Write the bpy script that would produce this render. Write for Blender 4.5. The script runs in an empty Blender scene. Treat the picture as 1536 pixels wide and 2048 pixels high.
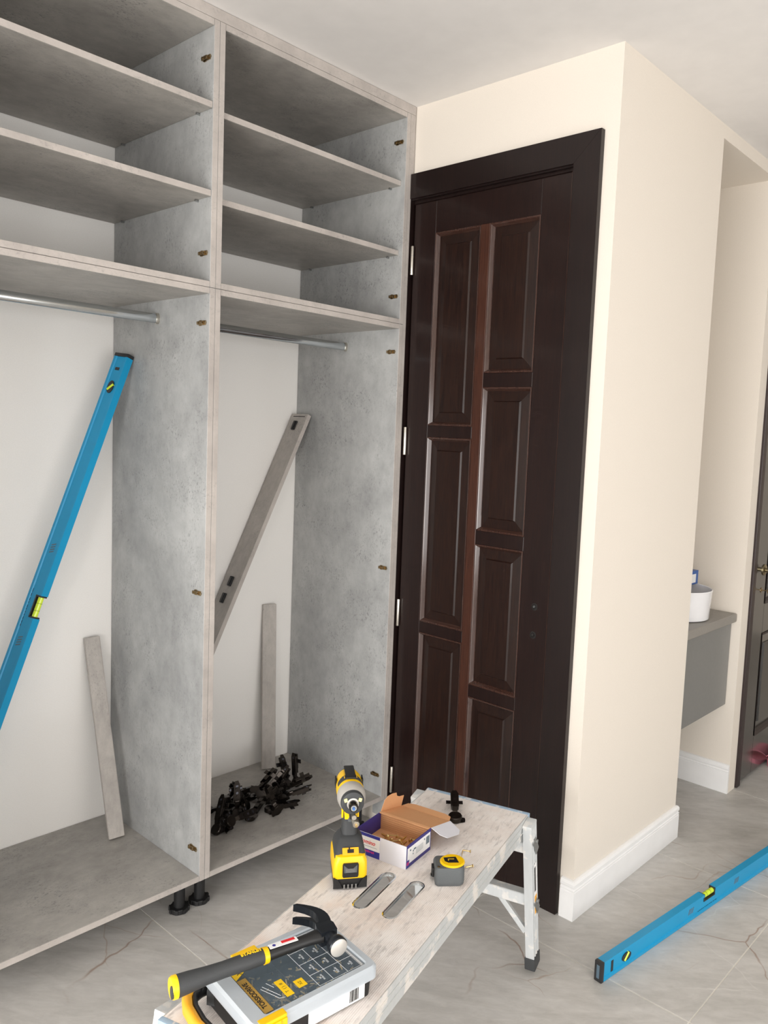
import bpy, bmesh, math, random
from mathutils import Vector, Matrix, Euler
S = bpy.context.scene
COL = S.collection
PI = math.pi
rnd = random.Random(4)

# ------------------------------------------------------------------ camera
cam = bpy.data.cameras.new('camera')
co = bpy.data.objects.new('camera', cam); COL.objects.link(co)
cam.sensor_fit = 'VERTICAL'; cam.sensor_height = 36; cam.sensor_width = 27
cam.lens = 1591.02 / 2048 * 36
cam.shift_x = -131.33 / 2048
cam.shift_y = -12.48 / 2048
cam.clip_start = .05
co.location = (2.11175, -2.19203, 1.56165)
co.rotation_euler = (1.481772, -.0452875, .712268)
S.camera = co
# ------------------------------------------------------------------ world, light, exposure
S.view_settings.view_transform = 'Standard'; S.view_settings.look = 'None'
S.view_settings.gamma = 1; S.view_settings.use_curve_mapping = False
S.view_settings.exposure = 0.32
w = bpy.data.worlds.new('sky'); S.world = w; w.use_nodes = True
nt = w.node_tree; bg = nt.nodes['Background']
sky = nt.nodes.new('ShaderNodeTexSky'); sky.sky_type = 'HOSEK_WILKIE'; sky.turbidity = 7; sky.ground_albedo = .5
sky.sun_direction = (-.5, .4, .75)
mixn = nt.nodes.new('ShaderNodeMix'); mixn.data_type = 'RGBA'; mixn.inputs[0].default_value = .8
mixn.inputs[7].default_value = (1, .98, .95, 1)
nt.links.new(sky.outputs[0], mixn.inputs[6]); nt.links.new(mixn.outputs[2], bg.inputs[0])
bg.inputs[1].default_value = 1.5
def area(name, loc, target, sx, sy, power, col):
    l = bpy.data.lights.new(name, 'AREA'); l.shape = 'RECTANGLE'; l.size = sx; l.size_y = sy
    l.energy = power; l.color = col
    o = bpy.data.objects.new(name, l); COL.objects.link(o); o.location = loc
    o.rotation_euler = (Vector(target) - Vector(loc)).to_track_quat('-Z', 'Y').to_euler()
    return o
area('daylight_rear_window', (2.1, -4.95, 1.08), (2.1, 0, 1.1), 3.6, 1.55, 138, (1, .98, .96))
area('daylight_side_window', (4.75, -1.6, 1.08), (0, -1.4, 1.1), 4.6, 1.55, 55, (1, .985, .97))

# ------------------------------------------------------------------ node helpers
def newmat(name):
    m = bpy.data.materials.new(name); m.use_nodes = True
    return m, m.node_tree, m.node_tree.nodes['Principled BSDF']
def srgb(r, g, b):
    f = lambda c: (c / 255 / 12.92) if c <= 10 else ((c / 255 + .055) / 1.055) ** 2.4
    return (f(r), f(g), f(b), 1)
def plain(name, rgb, rough=.5, metal=0, coat=0, spec=.5, trans=0, bump=0, bscale=200, emis=0, alpha=1):
    m, t, b = newmat(name)
    b.inputs['Base Color'].default_value = srgb(*rgb); b.inputs['Roughness'].default_value = rough
    b.inputs['Metallic'].default_value = metal; b.inputs['Coat Weight'].default_value = coat
    b.inputs['Coat Roughness'].default_value = .08
    b.inputs['Specular IOR Level'].default_value = spec; b.inputs['Transmission Weight'].default_value = trans
    b.inputs['Alpha'].default_value = alpha
    # faint tone variation keeps every surface procedural
    n = t.nodes.new('ShaderNodeTexNoise'); n.inputs['Scale'].default_value = 14 if bump == 0 else bscale
    tc = t.nodes.new('ShaderNodeNewGeometry'); t.links.new(tc.outputs['Position'], n.inputs['Vector'])
    hs = t.nodes.new('ShaderNodeHueSaturation'); hs.inputs['Color'].default_value = srgb(*rgb)
    mr = t.nodes.new('ShaderNodeMapRange'); mr.inputs['To Min'].default_value = .95; mr.inputs['To Max'].default_value = 1.05
    t.links.new(n.outputs['Fac'], mr.inputs['Value']); t.links.new(mr.outputs[0], hs.inputs['Value'])
    t.links.new(hs.outputs[0], b.inputs['Base Color'])
    if bump:
        bp = t.nodes.new('ShaderNodeBump'); bp.inputs['Strength'].default_value = bump; bp.inputs['Distance'].default_value = .001
        t.links.new(n.outputs['Fac'], bp.inputs['Height']); t.links.new(bp.outputs[0], b.inputs['Normal'])
    return m
def noise(t, vec, scale, detail=4, rough=.55, dist=0):
    n = t.nodes.new('ShaderNodeTexNoise'); n.inputs['Scale'].default_value = scale
    n.inputs['Detail'].default_value = detail; n.inputs['Roughness'].default_value = rough
    n.inputs['Distortion'].default_value = dist
    t.links.new(vec, n.inputs['Vector']); return n.outputs['Fac']
def mapping(t, vec, sc=(1, 1, 1), loc=(0, 0, 0), rot=(0, 0, 0)):
    n = t.nodes.new('ShaderNodeMapping'); n.inputs['Scale'].default_value = sc
    n.inputs['Location'].default_value = loc; n.inputs['Rotation'].default_value = rot
    t.links.new(vec, n.inputs['Vector']); return n.outputs[0]
def ramp(t, fac, stops):
    n = t.nodes.new('ShaderNodeValToRGB'); e = n.color_ramp.elements
    while len(e) < len(stops): e.new(.5)
    for q, (p, c) in zip(e, stops):
        q.position = p; q.color = c if len(c) == 4 else srgb(*c)
    t.links.new(fac, n.inputs['Fac']); return n.outputs['Color']
def mix(t, fac, a, b, mode='MIX'):
    n = t.nodes.new('ShaderNodeMix'); n.data_type = 'RGBA'; n.blend_type = mode
    for s, v in ((0, fac), (6, a), (7, b)):
        if isinstance(v, (int, float)): n.inputs[s].default_value = v
        elif isinstance(v, tuple): n.inputs[s].default_value = v
        else: t.links.new(v, n.inputs[s])
    return n.outputs[2]
def mathn(t, op, a, b=0):
    n = t.nodes.new('ShaderNodeMath'); n.operation = op
    for i, v in enumerate((a, b)):
        if isinstance(v, (int, float)): n.inputs[i].default_value = v
        else: t.links.new(v, n.inputs[i])
    return n.outputs[0]
def pos(t, kind='Position'):
    if kind == 'Position':
        return t.nodes.new('ShaderNodeNewGeometry').outputs['Position']
    return t.nodes.new('ShaderNodeTexCoord').outputs['Object']

def laminate(name, stretch, base=(181, 182, 181), lo=(146, 147, 147), warm=0, obj=False, speck=1.0):
    m, t, b = newmat(name); p = pos(t, 'Object' if obj else 'Position')
    big = noise(t, p, 3.2, 6, .62, .3)
    c1 = ramp(t, big, [(.34, lo), (.66, base)])
    st = mapping(t, p, stretch)
    mid = noise(t, st, 16, 5, .65)
    c2 = mix(t, .28, c1, ramp(t, mid, [(.3, tuple(int(v * .86) for v in lo)), (.7, tuple(min(255, int(v * 1.07)) for v in base))]))
    sp = noise(t, st, 95, 6, .78, .5)
    msk = noise(t, p, 7, 3, .6)
    f = mathn(t, 'MULTIPLY', ramp(t, sp, [(.53, (0, 0, 0, 1)), (.64, (1, 1, 1, 1))]), ramp(t, msk, [(.42, (0, 0, 0, 1)), (.66, (1, 1, 1, 1))]))
    c3 = mix(t, mathn(t, 'MULTIPLY', f, .85 * speck), c2, srgb(98, 99, 98))
    pit = noise(t, mapping(t, p, (1, 1, 1), (3, 7, 1)), 150, 3, .6)
    f2 = ramp(t, pit, [(.66, (0, 0, 0, 1)), (.74, (1, 1, 1, 1))])
    c4 = mix(t, mathn(t, 'MULTIPLY', f2, .35 * speck), c3, srgb(112, 111, 108))
    t.links.new(c4, b.inputs['Base Color'])
    b.inputs['Roughness'].default_value = .5
    bp = t.nodes.new('ShaderNodeBump'); bp.inputs['Strength'].default_value = .12; bp.inputs['Distance'].default_value = .001
    t.links.new(sp, bp.inputs['Height']); t.links.new(bp.outputs[0], b.inputs['Normal'])
    return m
def darkwood(name, rgb1, rgb2, rough=.3, coat=.3, gx=(28, 28, 1.6)):
    m, t, b = newmat(name); p = pos(t)
    st = mapping(t, p, gx)
    g = noise(t, st, 3.5, 7, .65, 1.6)
    fine = noise(t, mapping(t, p, (gx[0] * 5, gx[1] * 5, gx[2] * 3)), 4, 4, .6)
    c = ramp(t, g, [(.36, rgb1), (.62, rgb2)])
    c = mix(t, mathn(t, 'MULTIPLY', fine, .35), c, srgb(*[int(v * .55) for v in rgb1]))
    t.links.new(c, b.inputs['Base Color']); b.inputs['Roughness'].default_value = rough
    b.inputs['Coat Weight'].default_value = coat; b.inputs['Coat Roughness'].default_value = .12; b.inputs['Specular IOR Level'].default_value = .36
    bp = t.nodes.new('ShaderNodeBump'); bp.inputs['Strength'].default_value = .15; bp.inputs['Distance'].default_value = .0006
    t.links.new(fine, bp.inputs['Height']); t.links.new(bp.outputs[0], b.inputs['Normal'])
    return m
def marble():
    m, t, b = newmat('grey_marble_tile'); p = pos(t)
    r = mapping(t, p, (1, 1, 1), (0, 0, 0), (0, 0, -.62))
    st = mapping(t, r, (1.3, 3.6, 1))
    n1 = noise(t, st, 1.7, 8, .66, 1.1)
    c = ramp(t, n1, [(.3, (174, 172, 167)), (.5, (195, 192, 188)), (.72, (209, 207, 204))])
    n2 = noise(t, st, 11, 6, .7, .5)
    c = mix(t, .22, c, ramp(t, n2, [(.35, (150, 149, 146)), (.7, (222, 220, 216))]))
    # rusty cracks: distance to the edges of a warped, stretched cell pattern
    wp = t.nodes.new('ShaderNodeTexNoise'); wp.inputs['Scale'].default_value = 2.2; wp.inputs['Detail'].default_value = 4
    wp.inputs['Roughness'].default_value = .5
    t.links.new(p, wp.inputs['Vector'])
    add = t.nodes.new('ShaderNodeMix'); add.data_type = 'RGBA'; add.blend_type = 'ADD'; add.inputs[0].default_value = .34
    rr = mapping(t, p, (1.1, 2.0, 1), (.3, .1, 0), (0, 0, -.25))
    t.links.new(rr, add.inputs[6]); t.links.new(wp.outputs['Color'], add.inputs[7])
    for sc, wd, col, am, off in ((.8, .004, (138, 108, 88), .8, 1.0), (1.3, .003, (158, 132, 112), .6, 5.0), (1.0, .004, (228, 226, 222), .5, 9.0)):
        v = t.nodes.new('ShaderNodeTexVoronoi'); v.feature = 'DISTANCE_TO_EDGE'; v.inputs['Scale'].default_value = sc
        t.links.new(mapping(t, add.outputs[2], (1, 1, 1), (off, off * .7, 0)), v.inputs['Vector'])
        f = ramp(t, v.outputs['Distance'], [(0, (1, 1, 1, 1)), (wd * sc, (0, 0, 0, 1))])
        mk = ramp(t, noise(t, mapping(t, p, (1, 1, 1), (off, 0, 0)), 2.3, 3, .5), [(.50, (0, 0, 0, 1)), (.6, (1, 1, 1, 1))])
        c = mix(t, mathn(t, 'MULTIPLY', mathn(t, 'MULTIPLY', f, mk), am), c, srgb(*col))
    t.links.new(c, b.inputs['Base Color'])
    b.inputs['Roughness'].default_value = .38; b.inputs['Specular IOR Level'].default_value = .4
    bp = t.nodes.new('ShaderNodeBump'); bp.inputs['Strength'].default_value = .12; bp.inputs['Distance'].default_value = .002
    t.links.new(n2, bp.inputs['Height']); t.links.new(bp.outputs[0], b.inputs['Normal'])
    return m
def dusty_deck():
    m, t, b = newmat('dusty_ribbed_aluminium'); p = pos(t, 'Object')
    n1 = noise(t, p, 9, 6, .65)
    c = ramp(t, n1, [(.35, (226, 217, 211)), (.5, (240, 233, 228)), (.68, (247, 244, 241))])
    warm = noise(t, mapping(t, p, (1, 1, 1), (4, 2, 0)), 4.5, 4, .6)
    c = mix(t, mathn(t, 'MULTIPLY', ramp(t, warm, [(.53, (0, 0, 0, 1)), (.7, (1, 1, 1, 1))]), .45), c, srgb(226, 190, 164))
    grey = noise(t, mapping(t, p, (2.2, .5, 1)), 26, 5, .75)
    c = mix(t, mathn(t, 'MULTIPLY', ramp(t, grey, [(.52, (0, 0, 0, 1)), (.66, (1, 1, 1, 1))]), .6), c, srgb(168, 162, 160))
    blob = t.nodes.new('ShaderNodeTexVoronoi'); blob.inputs['Scale'].default_value = 15; blob.inputs['Randomness'].default_value = 1
    t.links.new(mapping(t, p, (1, .8, 1)), blob.inputs['Vector'])
    bf = ramp(t, blob.outputs['Distance'], [(.10, (1, 1, 1, 1)), (.16, (0, 0, 0, 1))])
    c = mix(t, mathn(t, 'MULTIPLY', bf, .6), c, srgb(240, 236, 230))
    w_ = t.nodes.new('ShaderNodeTexWave'); w_.bands_direction = 'X'; w_.inputs['Scale'].default_value = 74; w_.inputs['Distortion'].default_value = .8; w_.inputs['Detail'].default_value = 3
    t.links.new(p, w_.inputs['Vector'])
    wm = ramp(t, noise(t, mapping(t, p, (3, .7, 1), (1, 5, 0)), 9, 5, .7), [(.42, (0, 0, 0, 1)), (.64, (1, 1, 1, 1))])
    c = mix(t, mathn(t, 'MULTIPLY', mathn(t, 'MULTIPLY', ramp(t, w_.outputs['Fac'], [(.0, (1, 1, 1, 1)), (.4, (0, 0, 0, 1))]), wm), .42), c, srgb(176, 166, 160))
    t.links.new(c, b.inputs['Base Color']); b.inputs['Roughness'].default_value = .8
    bp = t.nodes.new('ShaderNodeBump'); bp.inputs['Strength'].default_value = .22; bp.inputs['Distance'].default_value = .0010
    t.links.new(w_.outputs['Fac'], bp.inputs['Height']); t.links.new(bp.outputs[0], b.inputs['Normal'])
    return m
def splashed(name, base, stain, metal=.5, scale=22, amt=.8):
    m, t, b = newmat(name); p = pos(t, 'Object')
    n = noise(t, p, scale, 5, .6); f = mathn(t, 'MULTIPLY', ramp(t, n, [(.54, (0, 0, 0, 1)), (.6, (1, 1, 1, 1))]), amt)
    sc_ = noise(t, mapping(t, p, (1, 1, .1)), 90, 3, .6)
    c0 = mix(t, mathn(t, 'MULTIPLY', sc_, .25), srgb(*base), srgb(*[int(v * .7) for v in base]))
    c = mix(t, f, c0, srgb(*stain)); t.links.new(c, b.inputs['Base Color'])
    mm = mathn(t, 'MULTIPLY', mathn(t, 'SUBTRACT', 1, f), metal); t.links.new(mm, b.inputs['Metallic'])
    b.inputs['Roughness'].default_value = .5
    return m
M = dict(
    lam_v=laminate('concrete_laminate_upright', (1.5, 1.5, 1.0)),
    lam_h=laminate('concrete_laminate_level', (1.6, 1.0, 1.6), base=(180, 176, 170), lo=(146, 142, 137)),
    lam_edge_lit=laminate('concrete_laminate_lit_edge_band', (1, 1, 1), base=(190, 183, 177), lo=(168, 161, 156), speck=.5),  # same laminate, lightened to paint in the window light on front edges
    lam_strip=laminate('concrete_laminate_strip', (3, 3, 1.2), base=(186, 180, 174), lo=(156, 151, 146), speck=.8),
    wall=plain('cream_wall_paint', (227, 219, 208), .85, bump=.12, bscale=300),
    wallw=plain('white_wall_paint', (240, 238, 235), .85, bump=.12, bscale=300),
    ceil=plain('white_ceiling_paint', (225, 222, 219), .9),
    base=plain('white_gloss_baseboard', (240, 240, 240), .3),
    grout=plain('pale_grout', (232, 229, 220), .8),
    tile=marble(),
    wood=darkwood('dark_mahogany_frame', (27, 15, 14), (39, 23, 20), .30, .25),
    wood_trim=darkwood('dark_mahogany_casing', (25, 16, 15), (34, 22, 20), .34, .2),
    wood_pan=darkwood('dark_mahogany_panel', (27, 15, 13), (46, 27, 20), .32, .2),
    wood_mul=darkwood('reddish_mahogany_mullion', (58, 32, 24), (78, 46, 34), .34, .3),
    mould=darkwood('glossy_moulding', (58, 36, 30), (74, 50, 42), .22, .8),
    odoor=darkwood('charcoal_glossy_door', (26, 25, 23), (36, 34, 31), .18, .8),
    odoor_e=plain('dark_brown_door_edge', (44, 32, 32), .4),
    nickel=plain('satin_nickel', (205, 200, 190), .3, 1),
    steel=plain('brushed_steel', (170, 172, 172), .35, 1),
    bronze=plain('bronze_plated_steel', (160, 140, 108), .25, 1),
    blackmetal=plain('black_nickel', (56, 51, 47), .22, .85),
    blackmetal2=plain('dark_nickel_bright', (110, 112, 122), .18, 1),
    gunmetal=plain('gunmetal_black', (38, 42, 48), .28, .5),
    chrome=plain('chrome', (200, 205, 208), .12, 1),
    brass=plain('yellow_zinc_screw', (226, 198, 140), .3, 1),
    blackpl=plain('black_plastic', (26, 26, 27), .45),
    rubber=plain('charcoal_rubber', (58, 60, 62), .6, bump=.3, bscale=600),
    greyrub=plain('dusty_grey_rubber', (88, 92, 94), .7, bump=.3, bscale=500),
    yellow=plain('yellow_plastic', (250, 200, 10), .35),
    orange=plain('amber_plastic', (250, 178, 30), .35),
    silver=plain('cast_silver_nose', (200, 196, 190), .4, .4),
    oldbrass=plain('antique_brass', (168, 156, 126), .3, 1),
    led=plain('pale_yellow_lens', (250, 240, 170), .2),
    bluebit=plain('blue_bit', (70, 120, 190), .35, .3),
    levelblue=plain('cyan_blue_enamel', (0, 148, 198), .38, coat=.1),
    endblack=plain('black_end_cap', (38, 38, 40), .4),
    vial=plain('lime_vial', (212, 236, 60), .12, coat=.6),
    print_dark=plain('dark_print', (32, 50, 66), .5), print_grey=plain('grey_print', (84, 104, 118), .5),
    print_white=plain('white_print', (240, 240, 240), .5), print_red=plain('red_print', (216, 36, 44), .5),
    print_blue=plain('navy_print', (44, 44, 140), .5), print_pink=plain('magenta_print', (196, 40, 120), .5),
    print_yel=plain('yellow_print', (250, 206, 24), .5), print_gold=plain('gold_print', (178, 142, 66), .5),
    print_black=plain('black_print', (20, 20, 20), .5),
    card=plain('brown_cardboard', (214, 160, 114), .85, bump=.2, bscale=300),
    cardd=plain('cardboard_ridge', (196, 142, 98), .85),
    cardw=plain('white_coated_card', (222, 222, 230), .45),
    cardb=plain('navy_coated_card', (52, 46, 120), .45),
    alu=splashed('splashed_aluminium', (216, 220, 222), (236, 232, 226), .25, 26, .6),
    alub=splashed('rail_aluminium', (206, 209, 209), (234, 227, 219), .2, 17, .7),
    bluesmear=splashed('blue_smeared_cap', (172, 198, 222), (226, 228, 232), .1, 40, .9),
    deck=dusty_deck(),
    frost=plain('frosted_clear_plastic', (220, 228, 235), .35, trans=.4, spec=.5),
    clearwin=plain('smoky_clear_plastic', (140, 158, 172), .12, trans=.0, alpha=.22),
    pot=plain('white_ceramic', (238, 238, 240), .12, coat=.5),
    stone=plain('grey_quartz', (142, 138, 132), .45, bump=.2, bscale=80),
    stone2=plain('grey_vanity_front', (124, 124, 122), .4, bump=.2, bscale=60),
    bluebox=plain('blue_card_box', (20, 84, 160), .4),
    pink=plain('pink_foam', (246, 150, 170), .6),
    redpl=plain('red_plastic', (214, 40, 70), .4),
    hole=plain('lock_bore_dark', (20, 16, 14), .7),
    glass=plain('window_frame_white', (230, 230, 230), .4),
)
# ------------------------------------------------------------------ mesh helpers
class MB:
    def __init__(s): s.bm = bmesh.new()
    def _add(s, b2, mtx=None):
        me = bpy.data.meshes.new('t'); b2.to_mesh(me); b2.free()
        if mtx is not None: me.transform(mtx)
        s.bm.from_mesh(me); bpy.data.meshes.remove(me); return s
    def box(s, c, size, bev=0, rot=None, seg=2):
        b = bmesh.new(); bmesh.ops.create_cube(b, size=1)
        bmesh.ops.scale(b, vec=size, verts=b.verts)
        if bev: bmesh.ops.bevel(b, geom=b.edges[:], offset=bev, segments=seg, profile=.7, affect='EDGES')
        mt = Matrix.Translation(c)
        if rot is not None: mt = mt @ (rot.to_4x4() if isinstance(rot, Matrix) else Euler(rot).to_matrix().to_4x4())
        return s._add(b, mt)
    def bb(s, lo, hi, bev=0, seg=2):
        return s.box([(a + b) / 2 for a, b in zip(lo, hi)], [abs(b - a) for a, b in zip(lo, hi)], bev, None, seg)
    def cyl(s, p0, p1, r0, r1=None, n=20, bev=0, sc=(1, 1)):
        r1 = r0 if r1 is None else r1
        p0 = Vector(p0); p1 = Vector(p1); d = p1 - p0
        b = bmesh.new(); bmesh.ops.create_cone(b, cap_ends=True, segments=n, radius1=r0, radius2=r1, depth=d.length)
        bmesh.ops.scale(b, vec=(sc[0], sc[1], 1), verts=b.verts)
        if bev:
            ed = [e for e in b.edges if abs(abs(e.verts[0].co.z) - d.length / 2) < 1e-6 and abs(e.verts[0].co.z - e.verts[1].co.z) < 1e-6]
            bmesh.ops.bevel(b, geom=ed, offset=bev, segments=2, profile=.6, affect='EDGES')
        q = Vector((0, 0, 1)).rotation_difference(d.normalized()) if d.length else None
        return s._add(b, Matrix.Translation((p0 + p1) / 2) @ q.to_matrix().to_4x4())
    def loft(s, rings, closed=True, caps=True):
        bm = s.bm; R = []
        for r in rings: R.append([bm.verts.new(v) for v in r])
        n = len(R[0])
        for a, b in zip(R, R[1:]):
            for i in range(n if closed else n - 1):
                j = (i + 1) % n
                bm.faces.new((a[i], a[j], b[j], b[i]))
        if caps:
            bm.faces.new(R[0][::-1]); bm.faces.new(R[-1])
        return s
    def prism(s, poly, lo, hi, axis='x'):
        """2-D polygon pushed along an axis; poly is in the other two axes, in order"""
        def P(a, b, h):
            return {'x': (h, a, b), 'y': (a, h, b), 'z': (a, b, h)}[axis]
        return s.loft([[P(a, b, lo) for a, b in poly], [P(a, b, hi) for a, b in poly]])
    def lathe(s, prof, n=32, mtx=Matrix()):
        b = bmesh.new(); R = []
        for r, z in prof:
            R.append([b.verts.new((max(r, 1e-5) * math.cos(2 * PI * i / n), max(r, 1e-5) * math.sin(2 * PI * i / n), z)) for i in range(n)])
        for a, c in zip(R, R[1:]):
            for i in range(n):
                j = (i + 1) % n; b.faces.new((a[i], a[j], c[j], c[i]))
        b.faces.new(R[0][::-1]); b.faces.new(R[-1])
        return s._add(b, mtx)
    def tube(s, pts, radii, n=14, up=(0, 0, 1)):
        """pts in 3-D, radii (a, b) per point: a across, b along up"""
        pts = [Vector(p) for p in pts]; rings = []; up = Vector(up)
        for i, p in enumerate(pts):
            d = (pts[min(i + 1, len(pts) - 1)] - pts[max(i - 1, 0)]).normalized()
            x = d.cross(up).normalized(); y = x.cross(d).normalized()
            a, b = radii[i] if isinstance(radii[i], tuple) else (radii[i], radii[i])
            rings.append([p + x * a * math.cos(2 * PI * k / n) + y * b * math.sin(2 * PI * k / n) for k in range(n)])
        return s.loft(rings)
    def xf(s, mtx): bmesh.ops.transform(s.bm, matrix=mtx, verts=s.bm.verts); return s
    def done(s, name, mat, parent=None, smooth=False, loc=None, rot=None, label=None):
        bmesh.ops.recalc_face_normals(s.bm, faces=s.bm.faces[:])
        me = bpy.data.meshes.new(name); s.bm.to_mesh(me); s.bm.free()
        me.materials.append(mat if not isinstance(mat, str) else M[mat])
        if smooth:
            for p in me.polygons: p.use_smooth = True
            try: me.set_sharp_from_angle(angle=math.radians(35))
            except Exception: pass
        o = bpy.data.objects.new(name, me); COL.objects.link(o)
        if parent: o.parent = parent
        if loc: o.location = loc
        if rot: o.rotation_euler = rot
        if label: o['label'] = label
        return o
def thing(name, label, cat, loc=(0, 0, 0), rot=(0, 0, 0), group=None, kind=None):
    o = bpy.data.objects.new(name, None); COL.objects.link(o); o.empty_display_size = .05
    o.location = loc; o.rotation_euler = rot
    if label: o['label'] = label
    if cat: o['category'] = cat
    if group: o['group'] = group
    if kind: o['kind'] = kind
    return o
def tag(o, label, cat, group=None):
    o['label'] = label; o['category'] = cat
    if group: o['group'] = group
    return o
def struct(o, label=None, cat=None):
    o['kind'] = 'structure'
    if label: o['label'] = label
    if cat: o['category'] = cat
    return o
def copy_tree(o, parent=None):
    c = o.copy(); COL.objects.link(c)
    if parent: c.parent = parent
    for ch in list(o.children): copy_tree(ch, c)
    return c
def text(body, size, mtx, mat, name='lettering', parent=None, depth=.0002, align='CENTER', shear=0, bold=0):
    cu = bpy.data.curves.new('txt', 'FONT'); cu.body = body; cu.size = size; cu.align_x = align; cu.align_y = 'CENTER'
    cu.extrude = depth; cu.shear = shear; cu.offset = bold
    o = bpy.data.objects.new('txt', cu); COL.objects.link(o)
    me = bpy.data.meshes.new_from_object(o); bpy.data.objects.remove(o)
    me.transform(mtx); me.materials.clear(); me.materials.append(M[mat])
    o = bpy.data.objects.new(name, me); COL.objects.link(o)
    if parent: o.parent = parent
    return o
def frame(o, x, y):
    """matrix whose local X runs along x, local Y along y, from origin o"""
    x = Vector(x).normalized(); y = Vector(y); z = x.cross(y).normalized(); y = z.cross(x)
    m = Matrix((x, y, z)).transposed().to_4x4(); m.translation = Vector(o); return m

H = 2.75; W = .847; DP = .59; E1 = .751; E2 = 1.313; YW = -.010
# ------------------------------------------------------------------ the room
fl = struct(MB().bb((-.75, -5.1, -.08), (4.95, 4.6, -.0015)).done('floor', 'grout'), 'grey marble look tiled floor with thin pale grout', 'floor')
TS = .775; G = .0016
xs = [1.331 + TS * k for k in range(-3, 5)]; ys = [-.182 + TS * k for k in range(-7, 7)]
tb = {}
for i, x in enumerate(xs):
    for j, y in enumerate(ys):
        x0 = max(x, -.75); x1 = min(x + TS, 4.95); y0 = max(y, -5.1); y1_ = min(y + TS, 4.6)
        if x1 - x0 < .01 or y1_ - y0 < .01: continue
        key = (round(x1 - x0, 4), round(y1_ - y0, 4))
        if key not in tb:
            o = MB().bb((G, G, -.009), (key[0] - G, key[1] - G, 0), .0006, 1).done('tile', 'tile', fl); tb[key] = o.data
        else:
            o = bpy.data.objects.new('tile', tb[key]); COL.objects.link(o); o.parent = fl
        o.location = (x0, y0, 0)
struct(MB().bb((-.75, -5.1, H), (4.95, 4.6, H + .12)).done('ceiling', 'ceil'), 'plain white ceiling', 'ceiling')
struct(MB().bb((-.75, -5.1, 0), (-DP, 4.6, H)).done('wall_left', 'wallw'), 'white wall behind the open grey wardrobe units', 'wall')
ZD = 2.425
struct(MB().bb((-DP, YW, ZD), (W - .10, .11, H)).bb((.70, YW, 0), (W - .10, .11, ZD)).bb((-DP, YW, 0), (-.03, .11, ZD)).done('wall_door', 'wall'), 'cream wall around the dark panelled door', 'wall')
struct(MB().bb((W - .10, YW, 0), (W, E1, H)).done('wall_side', 'wall'), 'cream wall running back from the corner beside the door', 'wall')
struct(MB().bb((.26, E1 - .12, 0), (W - .1, E1, H)).done('wall_niche_near', 'wall'), 'near cheek of the vanity niche', 'wall')
struct(MB().bb((.26, E1, 0), (.38, E2 + .1, 2.70)).done('wall_niche_back', 'wall'), 'back of the vanity niche', 'wall')
struct(MB().bb((.26, E1, 2.70), (W, E2, H)).done('wall_niche_lintel', 'wall'), 'cream lintel over the vanity niche', 'wall')
struct(MB().bb((.38, E2, 0), (W - .09, 4.6, H)).bb((W - .09, E2, 0), (W, 1.390, H)).bb((W - .09, 1.39, 2.16), (W, 4.6, H)).bb((W - .09, 2.36, 0), (W, 4.6, 2.16)).done('wall_far_side', 'wall'), 'cream wall past the niche holding the charcoal door', 'wall')
# rear and right walls with window openings (behind the camera)
def wall_open(name, axis, a0, a1, o0, o1, z0, z1, p0, p1, label):
    mb = MB()
    def b(u0, u1, za, zb):
        if axis == 'x': mb.bb((u0, p0, za), (u1, p1, zb))
        else: mb.bb((p0, u0, za), (p1, u1, zb))
    b(a0, o0, 0, H); b(o1, a1, 0, H); b(o0, o1, 0, z0); b(o0, o1, z1, H)
    struct(mb.done(name, 'wall'), label, 'wall')
wall_open('wall_rear', 'x', -.75, 4.95, .2, 4.0, .25, 2.0, -5.22, -5.1, 'cream wall with a wide window behind the viewer')
wall_open('wall_right', 'y', -5.1, 4.6, -4.0, .8, .25, 2.0, 4.95, 5.07, 'cream wall with a wide window on the right')
struct(MB().bb((-.75, 4.6, 0), (4.95, 4.72, H)).done('wall_far', 'wall'), 'cream wall at the far end of the room', 'wall')
for nm, ax, a, b_, pp in (('window_1', 'x', .2, 4.0, -5.16), ('window_2', 'y', -4.0, .8, 5.01)):
    r = thing(nm, None, None, kind='structure')
    def bar(u0, u1, z0, z1):
        m_ = MB()
        if ax == 'x': m_.bb((u0, pp - .03, z0), (u1, pp + .03, z1), .004)
        else: m_.bb((pp - .03, u0, z0), (pp + .03, u1, z1), .004)
        m_.done('window_frame', 'glass', r)
    bar(a, b_, .25, .31); bar(a, b_, 1.94, 2.0); bar(a, a + .06, .31, 1.94); bar(b_ - .06, b_, .31, 1.94)
    for k in (1, 2): c = a + (b_ - a) * k / 3; bar(c - .03, c + .03, .31, 1.94)
# baseboards: profile (outward distance, height)
BP = [(0, 0), (.0125, 0), (.0125, .094), (.0105, .0965), (.0125, .099), (.0125, .103), (.0095, .1055), (.0095, .109), (.0125, .113), (.0125, .122), (.0085, .130), (.003, .1325), (0, .1325)]
def bb_run(name, a, b, n, label, ea=0, eb=0, mt='base'):
    """a to b on the wall line, n outward normal; ea/eb lengthen each end by the projecting depth (mitre)"""
    a = Vector((*a, 0)); b = Vector((*b, 0)); d = (b - a).normalized(); n = Vector((*n, 0))
    R0 = [a - d * (ea * q) + n * q + Vector((0, 0, z)) for q, z in BP]
    R1 = [b + d * (eb * q) + n * q + Vector((0, 0, z)) for q, z in BP]
    return struct(MB().loft([R0, R1]).done(name, mt), label, 'baseboard')
bb_run('baseboard_door', (.806, YW), (W, YW), (0, -1), 'short white moulded baseboard right of the dark door', 0, 1)
bb_run('baseboard_side', (W, YW), (W, E1), (1, 0), 'long white moulded baseboard on the side wall', 1, 1)
bb_run('baseboard_niche_near', (W, E1), (.38, E1), (0, 1), 'white baseboard on the near cheek of the niche', 1, 0)
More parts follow.
